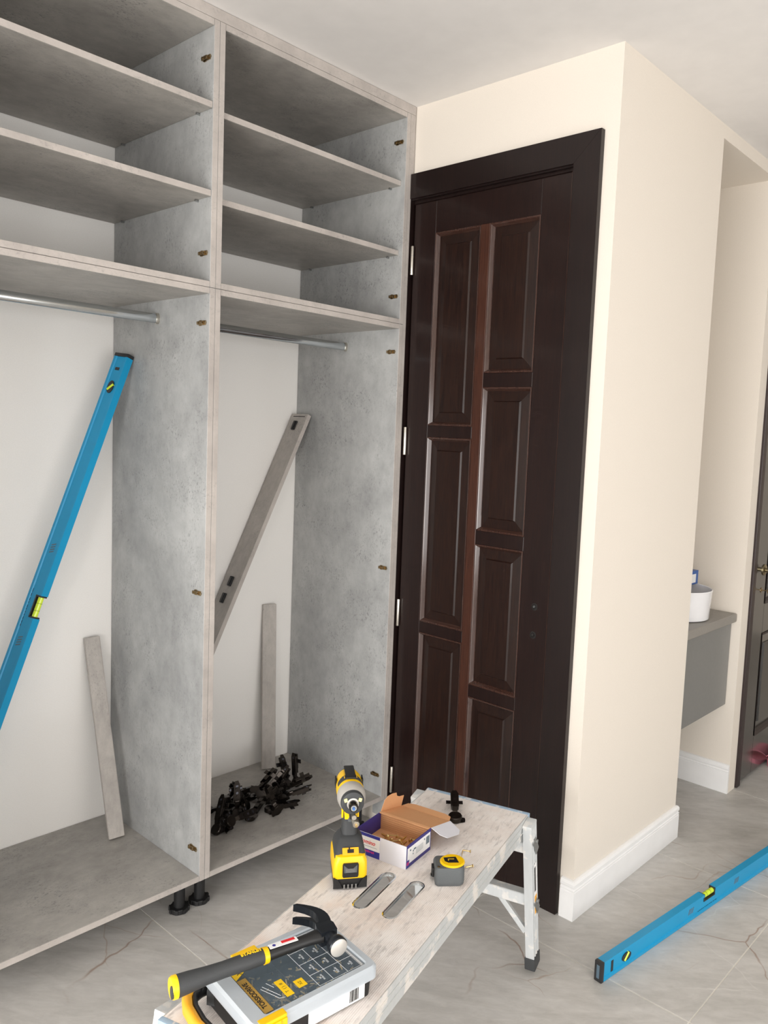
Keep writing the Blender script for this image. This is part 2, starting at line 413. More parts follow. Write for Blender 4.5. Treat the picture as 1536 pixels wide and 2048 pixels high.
bb_run('baseboard_niche_back', (.38, E1), (.38, E2), (1, 0), 'white baseboard at the back of the niche')
bb_run('baseboard_niche_far', (.38, E2), (W + .0, E2), (0, -1), 'white moulded baseboard under the vanity at its far end')

# ------------------------------------------------------------------ the dark panelled door
XS0, XS1 = .006, .683
door = thing('door_1', 'tall dark mahogany door with eight raised panels', 'door', (.007, 0, 0), kind='structure')
YF = -.012           # door face
def bx(n, lo, hi, mat, bev=.0015, par=door, **k): return MB().bb(lo, hi, bev, 1).done(n, mat, par, **k)
bx('stile', (XS0, YF, .008), (.112, YF + .04, 2.40), 'wood'); bx('stile', (.571, YF, .008), (XS1, YF + .04, 2.40), 'wood')
bx('mullion', (.323, YF - .0005, .12), (.363, YF + .04, 2.287), 'wood_mul', label='redder central mullion')
rz = [(2.287, 2.40), (.008, .16)]
bx('rail', (.112, YF, 2.286), (.571, YF + .04, 2.40), 'wood'); bx('rail', (.112, YF, .008), (.571, YF + .04, .16), 'wood')
Lp = [(1.593, 2.286), (.858, 1.550), (.16, .816)]
Rp = [(1.780, 2.286), (1.231, 1.731), (.674, 1.182), (.16, .630)]
for (x0, x1, P) in ((.112, .323, Lp), (.363, .571, Rp)):
    for k in range(len(P) - 1):
        bx('rail', (x0, YF, P[k + 1][1]), (x1, YF + .04, P[k][0]), 'wood')
    for (z0, z1) in P:
        def rr(i, y): return [(x0 + i, y, z0 + i), (x1 - i, y, z0 + i), (x1 - i, y, z1 - i), (x0 + i, y, z1 - i)]
        # moulding ring: outer lip to recess
        mo = MB(); mo.loft([rr(0, YF + .0002), rr(.0035, YF - .0002), rr(.006, YF + .001), rr(.013, YF + .0125), rr(.0135, YF + .016), rr(0, YF + .016)], caps=False)
        mo.done('panel_moulding', 'mould', door)
        pn = MB(); R = [rr(.012, YF + .030), rr(.012, YF + .0135), rr(.046, YF + .0095), rr(.050, YF + .004)]
        pn.loft(R); pn.done('panel', 'wood_pan', door)
for z in (2.197, 1.531, .872, .205):
    hg = MB().cyl((.0065, YF - .007, z - .052), (.0065, YF - .007, z + .052), .0062, n=16, bev=.001).done('hinge', 'nickel', door, smooth=True, label='satin nickel butt hinge')
    MB().cyl((.0065, YF - .007, z - .0175), (.0065, YF - .007, z - .0165), .0066, n=16).cyl((.0065, YF - .007, z + .0165), (.0065, YF - .007, z + .0175), .0066, n=16).done('knuckle_joint', 'steel', hg)
for z, m_ in ((1.003, 'chrome'), (.907, 'hole')):
    lb = MB().lathe([(.0, -.0006), (.0125, -.0006), (.0125, .0008), (.0095, .001), (.0095, -.0)], 20, frame((.630, YF, z), (1, 0, 0), (0, 0, 1)) ).done('lock_bore', 'hole', door, smooth=True)
    MB().cyl((.630, YF - .003, z + .001), (.630, YF, z), .0045, n=10).done('spindle', m_, lb)
MB().bb((-.028, .05, 0), (.70, .07, 2.42)).done('door_core', 'hole', door)
# casing and jamb
cas = thing('trim_1', 'dark mahogany door casing with mitred corner', 'casing', kind='structure')
CY = YW - .020; XO = .797; ZO = 2.506; XI = .703; ZI = 2.418
MB().prism([(XI, 0), (XO, 0), (XO, ZO), (XI, ZI)], CY, YW, 'y').done('casing_upright', 'wood_trim', cas)
MB().prism([(.0015, ZI), (XI - .0008, ZI + .0), (XO - .0008, ZO), (.0015, ZO)], CY, YW, 'y').done('casing_head', 'wood_trim', cas)
MB().bb((XI, CY + .004, .002), (XI + .0005, YW, ZI)).bb((XS1 + .0095, YF + .004, 0), (XI, YW + .05, ZI), .001, 1).done('jamb', 'wood_trim', cas)
MB().bb((.002, YF + .004, 2.4022), (XI, YW + .05, ZI + .006), .003, 1).done('head_jamb', 'wood_trim', cas)
MB().prism([(XI - .005, 0), (XI, 0), (XI, ZI), (XI - .005, ZI - .005)], CY + .008, YW + .004, 'y').done('casing_bead', 'wood_trim', cas)
MB().prism([(.0015, ZI - .005), (XI - .005, ZI - .005), (XI, ZI), (.0015, ZI)], CY + .008, YW + .004, 'y').done('casing_bead', 'wood_trim', cas)
MB().bb((-.028, .0, 0), (.004, .05, 2.402), .002, 1).bb((.0010, CY + .004, 0.0), (.0026, .0, ZI)).done('hinge_jamb', 'wood_trim', cas)
MB().bb((XS1 + .0074, YF - .0028, .0), (XS1 + .0092, YF + .002, 2.4005)).done('slab_edge_bead', 'mould', cas)
MB().bb((-.0008, YF - .003, 0), (.0002, YF, 2.4)).done('jamb_bead', 'mould', cas)

# ------------------------------------------------------------------ charcoal door past the niche
d2 = thing('door_2', 'charcoal glossy panelled door at the right edge beyond the niche', 'door', kind='structure')
MB().bb((W - .05, 1.391, .004), (W + .012, 1.428, 2.15), .003).done('door_edge', 'odoor_e', d2)
MB().bb((W - .03, 1.428, .02), (W + .006, 1.575, 2.12), .002).done('stile', 'odoor', d2)
MB().bb((W - .03, 2.20, .02), (W + .006, 2.34, 2.12), .002).done('stile', 'odoor', d2)
for z0, z1 in ((.02, .20), (.70, .84), (1.98, 2.12)):
    MB().bb((W - .03, 1.575, z0), (W + .006, 2.20, z1), .002).done('rail', 'odoor', d2)
for z0, z1 in ((.20, .70), (.84, 1.98)):
    def rq(i, x): return [(x, 1.575 + i, z0 + i), (x, 2.20 - i, z0 + i), (x, 2.20 - i, z1 - i), (x, 1.575 + i, z1 - i)]
    MB().loft([rq(0, W + .009), rq(.012, W + .006), rq(.02, W - .008), rq(.02, W - .02), rq(0, W - .02)], caps=False).done('panel_moulding', 'odoor_e', d2)
    MB().loft([rq(.018, W - .025), rq(.018, W - .009), rq(.055, W - .006), rq(.06, W + .002)]).done('panel', 'odoor', d2)
kb = MB().lathe([(.026, 0), (.026, .004), (.020, .008), (.010, .010), (.010, .030), (.022, .034), (.027, .046), (.022, .058), (.008, .062)], 28, frame((W + .006, 1.535, 1.005), (0, 1, 0), (0, 0, 1))).done('door_knob', 'oldbrass', d2, smooth=True, label='antique brass round door knob')
ks = MB().lathe([(.012, 0), (.012, .002), (.004, .003), (.0025, .004), (.0025, .03)], 18, frame((W + .006, 1.518, .912), (0, 1, 0), (0, 0, 1))).done('keyhole_plate', 'bronze', d2, smooth=True)
MB().box((W + .045, 1.518, .912), (.024, .003, .02), .001).done('key', 'bronze', ks)

# ------------------------------------------------------------------ vanity, basin and small things in the niche
van = thing('vanity', 'grey stone wall-hung vanity cantilevered in the niche', 'vanity', (.6, 1.03, .40))
X0, Y0, Z0 = .6, 1.03, .40
MB().bb((.385 - X0, E1 + .004 - Y0, .006), (.806 - X0, E2 - .004 - Y0, .388), .003).done('front_cabinet', 'stone2', van)
MB().bb((.383 - X0, E1 + .003 - Y0, .388), (.829 - X0, E2 - .003 - Y0, .427), .010, 3).done('countertop', 'stone', van, smooth=True)
bas = MB().lathe([(.0, .0), (.128, .0), (.138, .004), (.146, .118), (.1475, .124), (.1455, .128), (.142, .126), (.139, .115), (.128, .045), (.09, .022), (0.002, .018)], 48).done('wash_basin', 'pot', smooth=True, loc=(.662, 1.035, .8275))
tag(bas, 'white round ceramic vessel basin standing on the grey vanity', 'basin')
bbx = thing('blue_carton', 'small blue and white carton lying across the white basin', 'box', (.635, 1.085, .9558))
MB().bb((-.045, -.09, 0), (.055, .095, .060), .001, 1).done('carton_body', 'bluebox', bbx)
MB().bb((.055, -.085, .008), (.0556, .07, .046)).done('side_label', 'print_white', bbx)
sl = thing('pink_slipper', 'pink foam slipper on the floor before the charcoal door', 'slipper', (.895, 1.868, 0))
MB().loft([[(.05 * a + .0, .12 * b - .0, z) for a, b in [(math.cos(q), math.sin(q)) for q in [2 * PI * k / 20 for k in range(20)]]] for z in (0.0, .022)]).done('sole', 'pink', sl, smooth=True)
st_ = MB(); rr_ = []
for k in range(9):
    a = PI * k / 8; rr_.append([(.052 * math.cos(a), y, .020 + .05 * math.sin(a) * (1 if y < 0 else .9) * s_) for y, s_ in ((-.085, .7), (-.085, .78), (.02, 1.08), (.02, 1.0))])
st_.loft(rr_, caps=True); st_.done('strap', 'pink', sl, smooth=True)

# ------------------------------------------------------------------ wardrobe units
T = .018; Y1 = -.837; YR = -.040; ZS = 1.962; ZT = 2.7168; UW = .80
def hinge_plate_mb():
    return (MB().box((0, .0015, 0), (.036, .003, .014), .001).box((-.006, .005, 0), (.030, .006, .010), .001).box((-.010, .0015, .0), (.010, .003, .017), .001)
            .cyl((.006, .006, 0), (.006, .010, 0), .0042, n=10).cyl((-.013, .006, 0), (-.013, .0105, 0), .0042, n=10).box((.019, .004, 0), (.006, .005, .006), .001)
            .box((-.003, .0085, 0), (.004, .002, .009)))
hp_mesh = hinge_plate_mb(); hp0 = hp_mesh.done('hinge_plate', 'bronze'); hpm = hp0.data; bpy.data.objects.remove(hp0)
def hinge_plate(par, x, y, z, side):
    o = bpy.data.objects.new('hinge_plate', hpm); COL.objects.link(o); o.parent = par
    o.location = (x, y, z); o.rotation_euler = (0, 0, 0) if side > 0 else (0, PI, PI)
    o['label'] = 'bronze coloured hinge mounting plate'
    return o
def pin(par, x, y, z):
    MB().cyl((x, y - .006, z), (x, y + .006, z), .0035, n=10).done('shelf_pin', 'steel', par)
def panel(n, lo, hi, mat, par, edge=True, label=None):
    """board with its own front edge band"""
    o = MB().bb(lo, (hi[0] - .0015, hi[1], hi[2]), .0006, 1).done(n, mat, par, label=label)
    MB().bb((hi[0] - .0015, lo[1] + .0004, lo[2] + .0004), (hi[0], hi[1] - .0004, hi[2] - .0004), .0003, 1).done('edge_band', 'lam_edge_lit', o)
    return o
def foot(par, x, y):
    f = MB().cyl((x, y, .012), (x, y, .118), .017, n=20).cyl((x, y, .100), (x, y, .124), .026, .031, n=20).done('adjustable_foot', 'blackpl', par, smooth=True)
    g = MB().cyl((x, y, 0), (x, y, .016), .030, n=24, bev=.002)
    for k in range(8):
        a = k * PI / 4; g.box((x + .030 * math.cos(a), y + .030 * math.sin(a), .009), (.006, .010, .014), .001, (0, 0, a))
    g.done('foot_disc', 'blackpl', f)
def oval_rail(par, y0, y1, x, z):
    n = 20; pr_ = [(.0075 * math.cos(2 * PI * k / n), .015 * math.sin(2 * PI * k / n)) for k in range(n)]
    r = MB().loft([[(x + a, y, z + b) for a, b in pr_] for y in (y0, y1)]).done('clothes_rail', 'chrome', par, smooth=True, label='oval chrome clothes rail')
    for y, d in ((y0, 1), (y1, -1)):
        MB().loft([[(x + a * 1.35, yy, z + b * 1.15) for a, b in pr_] for yy in (y - .0 * d, y + .009 * d)]).done('rail_bracket', 'nickel', r, smooth=True)
def lower(name, label, ya, yb, rail, fy):
    c = thing(name, label, 'cabinet', (-.3, (ya + yb) / 2, 0), group=None)
    c0 = Vector(c.location)
    def P(n, lo, hi, mat, **k): return panel(n, [lo[0] + .3, lo[1] - c0.y, lo[2]], [hi[0] + .3, hi[1] - c0.y, hi[2]], mat, c, **k)
    x0 = -DP + .002
    P('side_panel', (x0, ya, .124), (0, ya + T, ZS - .0004), 'lam_v'); P('side_panel', (x0, yb - T, .124), (0, yb, ZS - .0004), 'lam_v')
    P('bottom_panel', (x0, ya + T + .0003, .124), (-.0005, yb - T - .0003, .142), 'lam_h')
    P('top_panel', (x0, ya + T + .0003, ZS - T), (-.0005, yb - T - .0003, ZS - .0004), 'lam_h')
    for z in (1.8604, 1.0428, .2225):
        hinge_plate(c, -.036 + .3, yb - T - c0.y, z, -1)
        hinge_plate(c, -.036 + .3, ya + T - c0.y, z, 1)
    oval_rail(c, ya + T + .0002 - c0.y, yb - T - .0002 - c0.y, -.292 + .3, 1.888)
    for fx in (-.085, -.50):
        for y in fy: foot(c, fx + .3, y - c0.y)
    return c
def upper(name, label, ya, yb, shelves, sb):
    c = thing(name, label, 'cabinet', (-.3, (ya + yb) / 2, ZS)); c0 = Vector(c.location)
    def P(n, lo, hi, mat, **k): return panel(n, [lo[0] + .3, lo[1] - c0.y, lo[2] - ZS], [hi[0] + .3, hi[1] - c0.y, hi[2] - ZS], mat, c, **k)
    x0 = -DP + .002; zz = ZS + .0004
    P('side_panel', (x0, ya, zz), (0, ya + T, ZT), 'lam_v'); P('side_panel', (x0, yb - T, zz), (0, yb, ZT), 'lam_v')
    P('bottom_panel', (x0, ya + T + .0003, zz), (-.0005, yb - T - .0003, ZS + T), 'lam_h')
    P('top_panel', (x0, ya + T + .0003, ZT - T), (-.0005, yb - T - .0003, ZT), 'lam_h')
    for z in shelves:
        P('shelf', (x0 + .001, ya + T + .0008, z - T), (-sb, yb - T - .0008, z), 'lam_h')
        for x in (-.07, -.52): pin(c, x + .3, yb - T - .006 - c0.y, z - T - .0036 - ZS)
    for z in (2.617, 2.0635):
        hinge_plate(c, -.035 + .3, yb - T - c0.y, z - ZS, -1); hinge_plate(c, -.035 + .3, ya + T - c0.y, z - ZS, 1)
    return c
G2 = .0004
lower('tall_cabinet', 'grey concrete-look tall cabinet at left with a blue level leaning inside', Y1 - UW, Y1 - G2, True, (Y1 - .036, Y1 - UW + .04))
lower('tall_cabinet', 'grey concrete-look tall cabinet beside the door, black hinges piled on its floor', Y1 + G2, YR, True, (Y1 + .036, YR - .06))
upper('wall_cabinet', 'grey top cabinet at upper left, above the leaning blue level', Y1 - UW, Y1 - G2, (2.489, 2.2407), .002)
upper('wall_cabinet', 'grey top cabinet beside the cream wall and door, with two shelves', Y1 + G2, YR, (2.4785, 2.230), .020)
# left filler / fascia pieces
fs = thing('ceiling_filler', 'long grey filler strip between the top cabinets and the ceiling', 'filler strip', (-.01, -.8, ZT))
MB().bb((-.008, Y1 - UW + .8, .0006), (.01, YR + T + .008 + .8, H - ZT - .001), .0006, 1).done('filler_board', 'lam_edge_lit', fs)
ff = thing('side_filler', 'narrow upright grey filler between the cabinets and the door casing', 'filler strip', (-.01, -.03, 0))
MB().bb((-.055, YR + .0004 + .03, .05), (.008, -.0135 + .03, ZT), .0006, 1).done('filler_board', 'lam_v', ff)
MB().bb((.008, YR + .0006 + .03, .0502), (.0095, -.0138 + .03, ZT - .0002), .0003, 1).done('edge_band', 'lam_edge_lit', ff)

# ------------------------------------------------------------------ loose boards
def board(name, label, p0, p1, wdir, wid, thk, mat='lam_strip'):
    """board from p0 (centre of its foot) to p1, wide along wdir"""
    p0 = Vector(p0); p1 = Vector(p1); z = (p1 - p0); L = z.length; z.normalize()
    x = Vector(wdir); x = (x - z * x.dot(z)).normalized(); y = z.cross(x)
    r = thing(name, label, 'board', p0); r.rotation_euler = Matrix((x, y, z)).transposed().to_euler()
    b = MB().bb((-wid / 2 + .001, -thk / 2, 0), (wid / 2 - .001, thk / 2, L), .0008, 1).done('panel_face', mat, r)
    for s in (-1, 1):
        MB().bb((s * (wid / 2 - .001), -thk / 2 + .0003, .001), (s * wid / 2, thk / 2 - .0003, L - .001), .0003, 1).done('edge_band', 'lam_edge_lit', r)
    return r, L, thk
board('plinth_offcut', 'short grey laminate strip leaning in the left cabinet against the white wall', (-.398, -.926, .1425 + .004), (-.576, -.932, .806), (.25, .97, 0), .050, .018)
board('plinth_offcut', 'short grey laminate strip standing upright in the right cabinet behind the hinge pile', (-.508, -.219, .1425 + .002), (-.577, -.183, .823), (.42, .9, 0), .056, .018)
r, L, th_ = board('plinth_board', 'long grey plinth board with black clips leaning diagonally in the right cabinet', (-.530, -.770, .151), (-.530, -.078, 1.616), (1, 0, 0), .104, .018)
def clip(z, x=0, y=-.010):
    MB().box((x, y + .0 - .004, z), (.020, .008, .040), .002).box((x, y - .009, z), (.010, .006, .034), .002).done('plinth_clip', 'blackpl', r)
ysgn = 1 if (r.rotation_euler.to_matrix() @ Vector((0, 1, 0))).y < 0 else -1
def clip2(z, x):
    MB().box((x, ysgn * .0125, z), (.018, .007, .040), .0015).box((x, ysgn * .0175, z), (.009, .006, .036), .0015).done('plinth_clip', 'blackpl', r, label='black plastic plinth clip')
clip2(L - .055, -.004); clip2(L - .74, .0); clip2(L - .81, -.004)
MB().box((0, ysgn * .0092, L - .012), (.075, .0006, .003)).done('saw_groove', 'hole', r)

# ------------------------------------------------------------------ spirit levels
def level(name, label, L, vials, pos0, zax, web, notch):
    """length along +Z of the level, web normal 'web', notched narrow edge facing 'notch'"""
    z = Vector(zax).normalized(); n = Vector(notch); n = (n - z * n.dot(z)).normalized(); wv = Vector(web); y = z.cross(n)
    if y.dot(wv) < 0: y = -y; 
    x = n
    m = Matrix((x, y, z)).transposed()
    flip = m.determinant() < 0
    if flip: y = -y; m = Matrix((x, y, z)).transposed()
    s = -1 if flip else 1           # the web faces local s*Y
    r = thing(name, label, 'spirit level', pos0); r.rotation_euler = m.to_euler()
    hw, ht = .030, .0125; c = L / 2; cv = .036
    # I-beam section, cut away around the top vial
    def sec(w0, w1): return [(w0, -ht), (w1 - .0, -ht), (w1, ht), (w0, ht)]
    def ibeam(mb, za, zb, xtop=hw):
        I = [(-hw, -ht), (-hw + .009, -ht), (-hw + .012, -ht + .0035), (min(hw - .012, xtop), -ht + .0035)]
        if xtop >= hw: I += [(hw - .009, -ht), (hw, -ht), (hw, ht), (hw - .009, ht), (hw - .012, ht - .0035)]
        else: I += [(xtop, ht - .0035)]
        I += [(-hw + .012, ht - .0035), (-hw + .009, ht), (-hw, ht)]
        if xtop < hw: I = [(-hw, -ht), (-hw + .009, -ht), (-hw + .012, -ht + .0035), (xtop, -ht + .0035), (xtop, ht - .0035), (-hw + .012, ht - .0035), (-hw + .009, ht), (-hw, ht)]
        mb.prism(I, za, zb, 'z')
    b = MB(); ibeam(b, .012, c - cv); ibeam(b, c + cv, L - .012); ibeam(b, c - cv, c + cv, .004)
    body = b.done('level_body', 'levelblue', r)
    for za, zb in ((0, .012), (L - .012, L)):
        e = MB().bb((-hw - .001, -ht - .001, za), (hw + .001, ht + .001, zb), .003, 2).done('end_cap', 'endblack', r, smooth=True)
        zz = za if za == 0 else zb; q = -1 if za == 0 else 1
        MB().box((0, 0, zz + q * .0002), (.040, .010, .0008), .0003).done('cap_inset', 'print_grey', e)
    v = MB()
    v.bb((.004, -.0115, c - cv), (.0075, .0115, c + cv), .001, 1).bb((.004, -.0115, c - cv), (hw - .0005, .0115, c - cv + .005), .001, 1).bb((.004, -.0115, c + cv - .005), (hw - .0005, .0115, c + cv), .001, 1)
    h = v.done('vial_frame', 'endblack', r)
    MB().cyl((.018, 0, c - cv + .005), (.018, 0, c + cv - .005), .0085, n=20).done('vial', 'vial', h, smooth=True)
    MB().cyl((.018, 0, c - .012), (.018, 0, c - .011), .0089, n=20).cyl((.018, 0, c + .011), (.018, 0, c + .012), .0089, n=20).done('vial_line', 'print_black', h)
    for zv in vials:
        ring = [(.013 * math.cos(2 * PI * k / 24), .022 * math.sin(2 * PI * k / 24)) for k in range(24)]
        f = MB().loft([[(a, yy, zv + bz) for a, bz in ring] for yy in (-ht + .0005, ht - .0005)]).done('vial_frame', 'endblack', r, smooth=True)
        MB().cyl((-.010, s * (ht - .004), zv - .010), (.010, s * (ht - .004), zv + .010), .0058, n=16).done('vial', 'vial', f, smooth=True)
    for zv in (.055, L - .055):
        MB().box((0, s * (ht - .0030), zv), (.034 if zv < .1 else .018, .0012, .010), .003 if False else 0).done('grip_slot', 'endblack', r)
    yo = s * (ht - .0032)
    for zz in (c - .13, c + .17):
        g = MB()
        for k in range(4):
            g.prism([(-.008, zz + k * .008), (.010, zz + k * .008 + .006), (.010, zz + k * .008 + .010), (-.008, zz + k * .008 + .004)], yo - .0003, yo + .0003, 'y')
        g.done('slanted_logo', 'print_grey', r)
    g = MB(); q = c - .10 + .03
    rn = random.Random(7)
    for k in range(11):
        wl = rn.uniform(.005, .012); g.bb((-.019, yo - .0003, q), (-.0165, yo + .0003, q + wl)); q += wl + rn.uniform(.002, .006)
    g.done('small_print', 'print_dark', r)
    return r
dl = Vector((.1307, 1.05, 0)).normalized()
level('spirit_level', 'bright blue spirit level lying on the grey floor tiles', 1.2, (.125, 1.075),
      (1.0665, -.2165, .031), dl, (dl.y, -dl.x, 0), (0, 0, 1))
top = Vector((-.466, -.8695, 1.778)); zd = (top - Vector((-.466, -1.4475, .157))).normalized()
level('spirit_level', 'long blue spirit level leaning in the left cabinet', 1.72, (.13, 1.60),
      top - zd * 1.72 + Vector((0, -.007, 0)), zd, (0, -1, .3), (1, .30, 0))

# ------------------------------------------------------------------ concealed hinges
def make_hinge():
    """black concealed door hinge, lying cup-dome up: local Y along the arm, Z up; about 11 cm long"""
    r = thing('cabinet_hinge', None, None)
    MB().lathe([(.0, .0), (.0175, .0), (.0175, .010), (.0155, .0125), (.0, .0135)], 24).done('hinge_cup', 'blackmetal', r, smooth=True)
    fl_ = MB()
    o_ = [(-.0245, -.008), (-.012, -.0115), (.012, -.0115), (.0245, -.008), (.0255, 0), (.0245, .008), (.012, .0115), (-.012, .0115), (-.0245, .008), (-.0255, 0)]
    fl_.loft([[(a, b, z) for a, b in o_] for z in (-.0014, 0)])
    fl_.done('cup_flange', 'blackmetal', r)
    for q in (-.020, .020): MB().cyl((q, 0, .0), (q, 0, .0006), .0032, n=12).done('screw_hole', 'blackmetal2', r)
    MB().loft([[(x, .006, .000), (x, .014, .014), (x, .030, .019), (x, .036, .012), (x, .022, .006), (x, .012, -.001)] for x in (-.006, .006)]).box((0, .033, .013), (.015, .014, .012), .002).done('link', 'blackmetal', r)
    a = MB()   # channel arm
    a.bb((-.0105, .034, .014), (.0105, .092, .016), .0006, 1).bb((-.0095, .034, .004), (-.0080, .092, .0145)).bb((.0080, .034, .004), (.0095, .092, .0145))
    a.prism([(-.0095, .092), (.0095, .092), (.005, .104), (-.005, .104)], .0135, .0155, 'z')
    a.cyl((0, .052, .016), (0, .052, .0175), .0050, n=12).cyl((0, .078, .016), (0, .078, .0180), .0055, n=12)
    a.done('hinge_arm', 'blackmetal', r)
    MB().cyl((0, .065, .0161), (0, .065, .0167), .0040, n=12).bb((-.004, .084, .0160), (.004, .090, .0166)).done('arm_slot', 'blackmetal2', r)
    p = MB().bb((-.007, .048, -.0005), (.007, .098, .0040), .001, 1).bb((-.0215, .066, -.0005), (.0215, .080, .0012), .0005, 1).done('mounting_plate', 'blackmetal', r)
    for q in (-.017, .017): MB().cyl((q, .073, .0012), (q, .073, .0022), .0036, n=10).done('plate_screw', 'blackmetal2', p)
    return r
hinge0 = make_hinge()
PILE = [((-0.3473, -0.6039, 0.1439), (0.8933, -0.0047, 0.0024, -0.4495)), ((-0.1948, -0.5287, 0.1588), (0.0208, 0.2796, -0.9572, -0.0712)), ((-0.1542, -0.4369, 0.1618), (0.3875, 0.5748, -0.386, -0.6087)), ((-0.1995, -0.4392, 0.1439), (0.9896, -0.0052, 0.0008, -0.1438)), ((-0.3477, -0.3549, 0.1439), (0.8068, -0.0042, 0.0031, -0.5909)), ((-0.3066, -0.2799, 0.1575), (0.6883, 0.2921, 0.322, 0.5807)), ((-0.1877, -0.6677, 0.1574), (0.8748, 0.4252, -0.0481, 0.227)), ((-0.2647, -0.5979, 0.1647), (0.2353, 0.7421, 0.5115, -0.3637)), ((-0.2356, -0.4042, 0.1592), (0.6439, 0.3522, -0.3472, -0.5837)), ((-0.3626, -0.6363, 0.2288), (0.5982, -0.3178, 0.2977, -0.6727)), ((-0.346, -0.5396, 0.1438), (0.9997, -0.0024, -0.0001, 0.0252)), ((-0.1715, -0.6324, 0.1809), (0.8644, -0.075, 0.4938, 0.0571)), ((-0.2822, -0.4143, 0.1645), (0.3586, 0.031, -0.8169, -0.4506)), ((-0.3088, -0.5328, 0.1703), (0.0626, -0.0362, 0.9972, -0.017)), ((-0.2675, -0.5029, 0.1602), (0.282, 0.3684, 0.4072, 0.7867)), ((-0.224, -0.3577, 0.1501), (0.9206, 0.1439, -0.1187, -0.3431)), ((-0.295, -0.2337, 0.1618), (0.7133, 0.6973, -0.0302, 0.0643)), ((-0.3376, -0.5388, 0.1704), (0.9968, -0.0126, -0.0776, 0.0174)), ((-0.2512, -0.5508, 0.1619), (0.5866, 0.5479, 0.4011, 0.4415)), ((-0.3452, -0.4033, 0.1635), (0.0446, 0.0296, -0.9581, -0.2813)), ((-0.1941, -0.3872, 0.1702), (0.3328, 0.3282, -0.3234, -0.8228)), ((-0.2736, -0.3669, 0.1572), (0.909, 0.4164, -0.0037, -0.017)), ((-0.2655, -0.3329, 0.1831), (0.1257, -0.2367, -0.9356, -0.2297))]
# ------------------------------------------------------------------ work bench
BO = Vector((.8968, -.3622, 0)); BTH = math.radians(15.9)
BM = Matrix.Translation(BO) @ Matrix.Rotation(BTH, 4, 'Z')
def BW(x, y, z): return BM @ Vector((x, y, z))
BH = .5; BX0, BX1, BY0, BY1 = -.322, 0.0, -1.085, 0.0
bench = thing('work_platform', 'plaster-splashed folding aluminium work platform carrying the tools', 'work platform', BO, (0, 0, BTH))
def plate_with_holes(outer, holes, z0, z1):
    bm = bmesh.new(); loops = []
    for lp in [outer] + holes:
        vs = [bm.verts.new((a, b, z1)) for a, b in lp]
        loops.append(vs)
        for i in range(len(vs)): bm.edges.new((vs[i], vs[(i + 1) % len(vs)]))
    bmesh.ops.triangle_fill(bm, use_beauty=True, use_dissolve=False, edges=bm.edges[:])
    g = bmesh.ops.extrude_face_region(bm, geom=bm.faces[:])
    bmesh.ops.translate(bm, vec=(0, 0, z0 - z1), verts=[v for v in g['geom'] if isinstance(v, bmesh.types.BMVert)])
    return bm
def oblong(cx, y0, y1, r, n=10):
    return [(cx + r * math.cos(a), y1 - r + r * math.sin(a)) for a in [PI * k / n for k in range(n + 1)]] + [(cx - r * math.cos(a), y0 + r - r * math.sin(a)) for a in [PI * k / n for k in range(n + 1)]]
SL = [(-.1905, -.624, -.467, .0155), (-.1135, -.624, -.467, .0155)]
mb = MB(); mb.bm = plate_with_holes([(BX0 + .003, BY0 + .012), (BX1 - .003, BY0 + .012), (BX1 - .003, BY1 - .014), (BX0 + .003, BY1 - .014)], [oblong(*q)[::-1] for q in SL], BH - .003, BH)
mb.done('deck', 'deck', bench)
for q in SL:
    o_ = oblong(q[0], q[1] - .004, q[2] + .004, q[3] + .004); i_ = oblong(*q)
    o2 = oblong(q[0], q[1] - .0015, q[2] + .0015, q[3] + .0015)
    rim = MB(); rim.loft([[(a, b, BH) for a, b in o_], [(a, b, BH + .0010) for a, b in o2], [(a, b, BH + .0006) for a, b in i_], [(a, b, BH - .008) for a, b in i_]], caps=False)
    rim.done('slot_rim', 'chrome', bench, smooth=True, label='shiny rim of an oblong hand slot')
for x0, x1 in ((BX0, BX0 + .003), (BX1 - .003, BX1)):
    o = MB().bb((x0, BY0 + .012, BH - .056), (x1, BY1 - .014, BH + .0004), .0008, 1).done('side_rail', 'alub', bench)
    s_ = 1 if x0 > -.1 else -1
    xx = BX1 if s_ > 0 else BX0
    for z in (BH - .016, BH - .034): MB().box((xx + s_ * .0006, (BY0 + BY1) / 2, z), (.0016, BY1 - BY0 - .03, .003), .0005).done('rail_rib', 'alub', o)
for y0, y1 in ((BY0, BY0 + .012), (BY1 - .014, BY1)):
    MB().bb((BX0 - .001, y0, BH - .050), (BX1 + .001, y1, BH + .0005), .002, 2).done('end_strip', 'bluesmear', bench, smooth=True, label='blue smeared end strip')
rib = MB()
for x in (-.24, -.152, -.075): rib.bb((x - .002, BY0 + .012, BH - .03), (x + .002, BY1 - .014, BH - .003))
rib.done('under_rib', 'alu', bench)
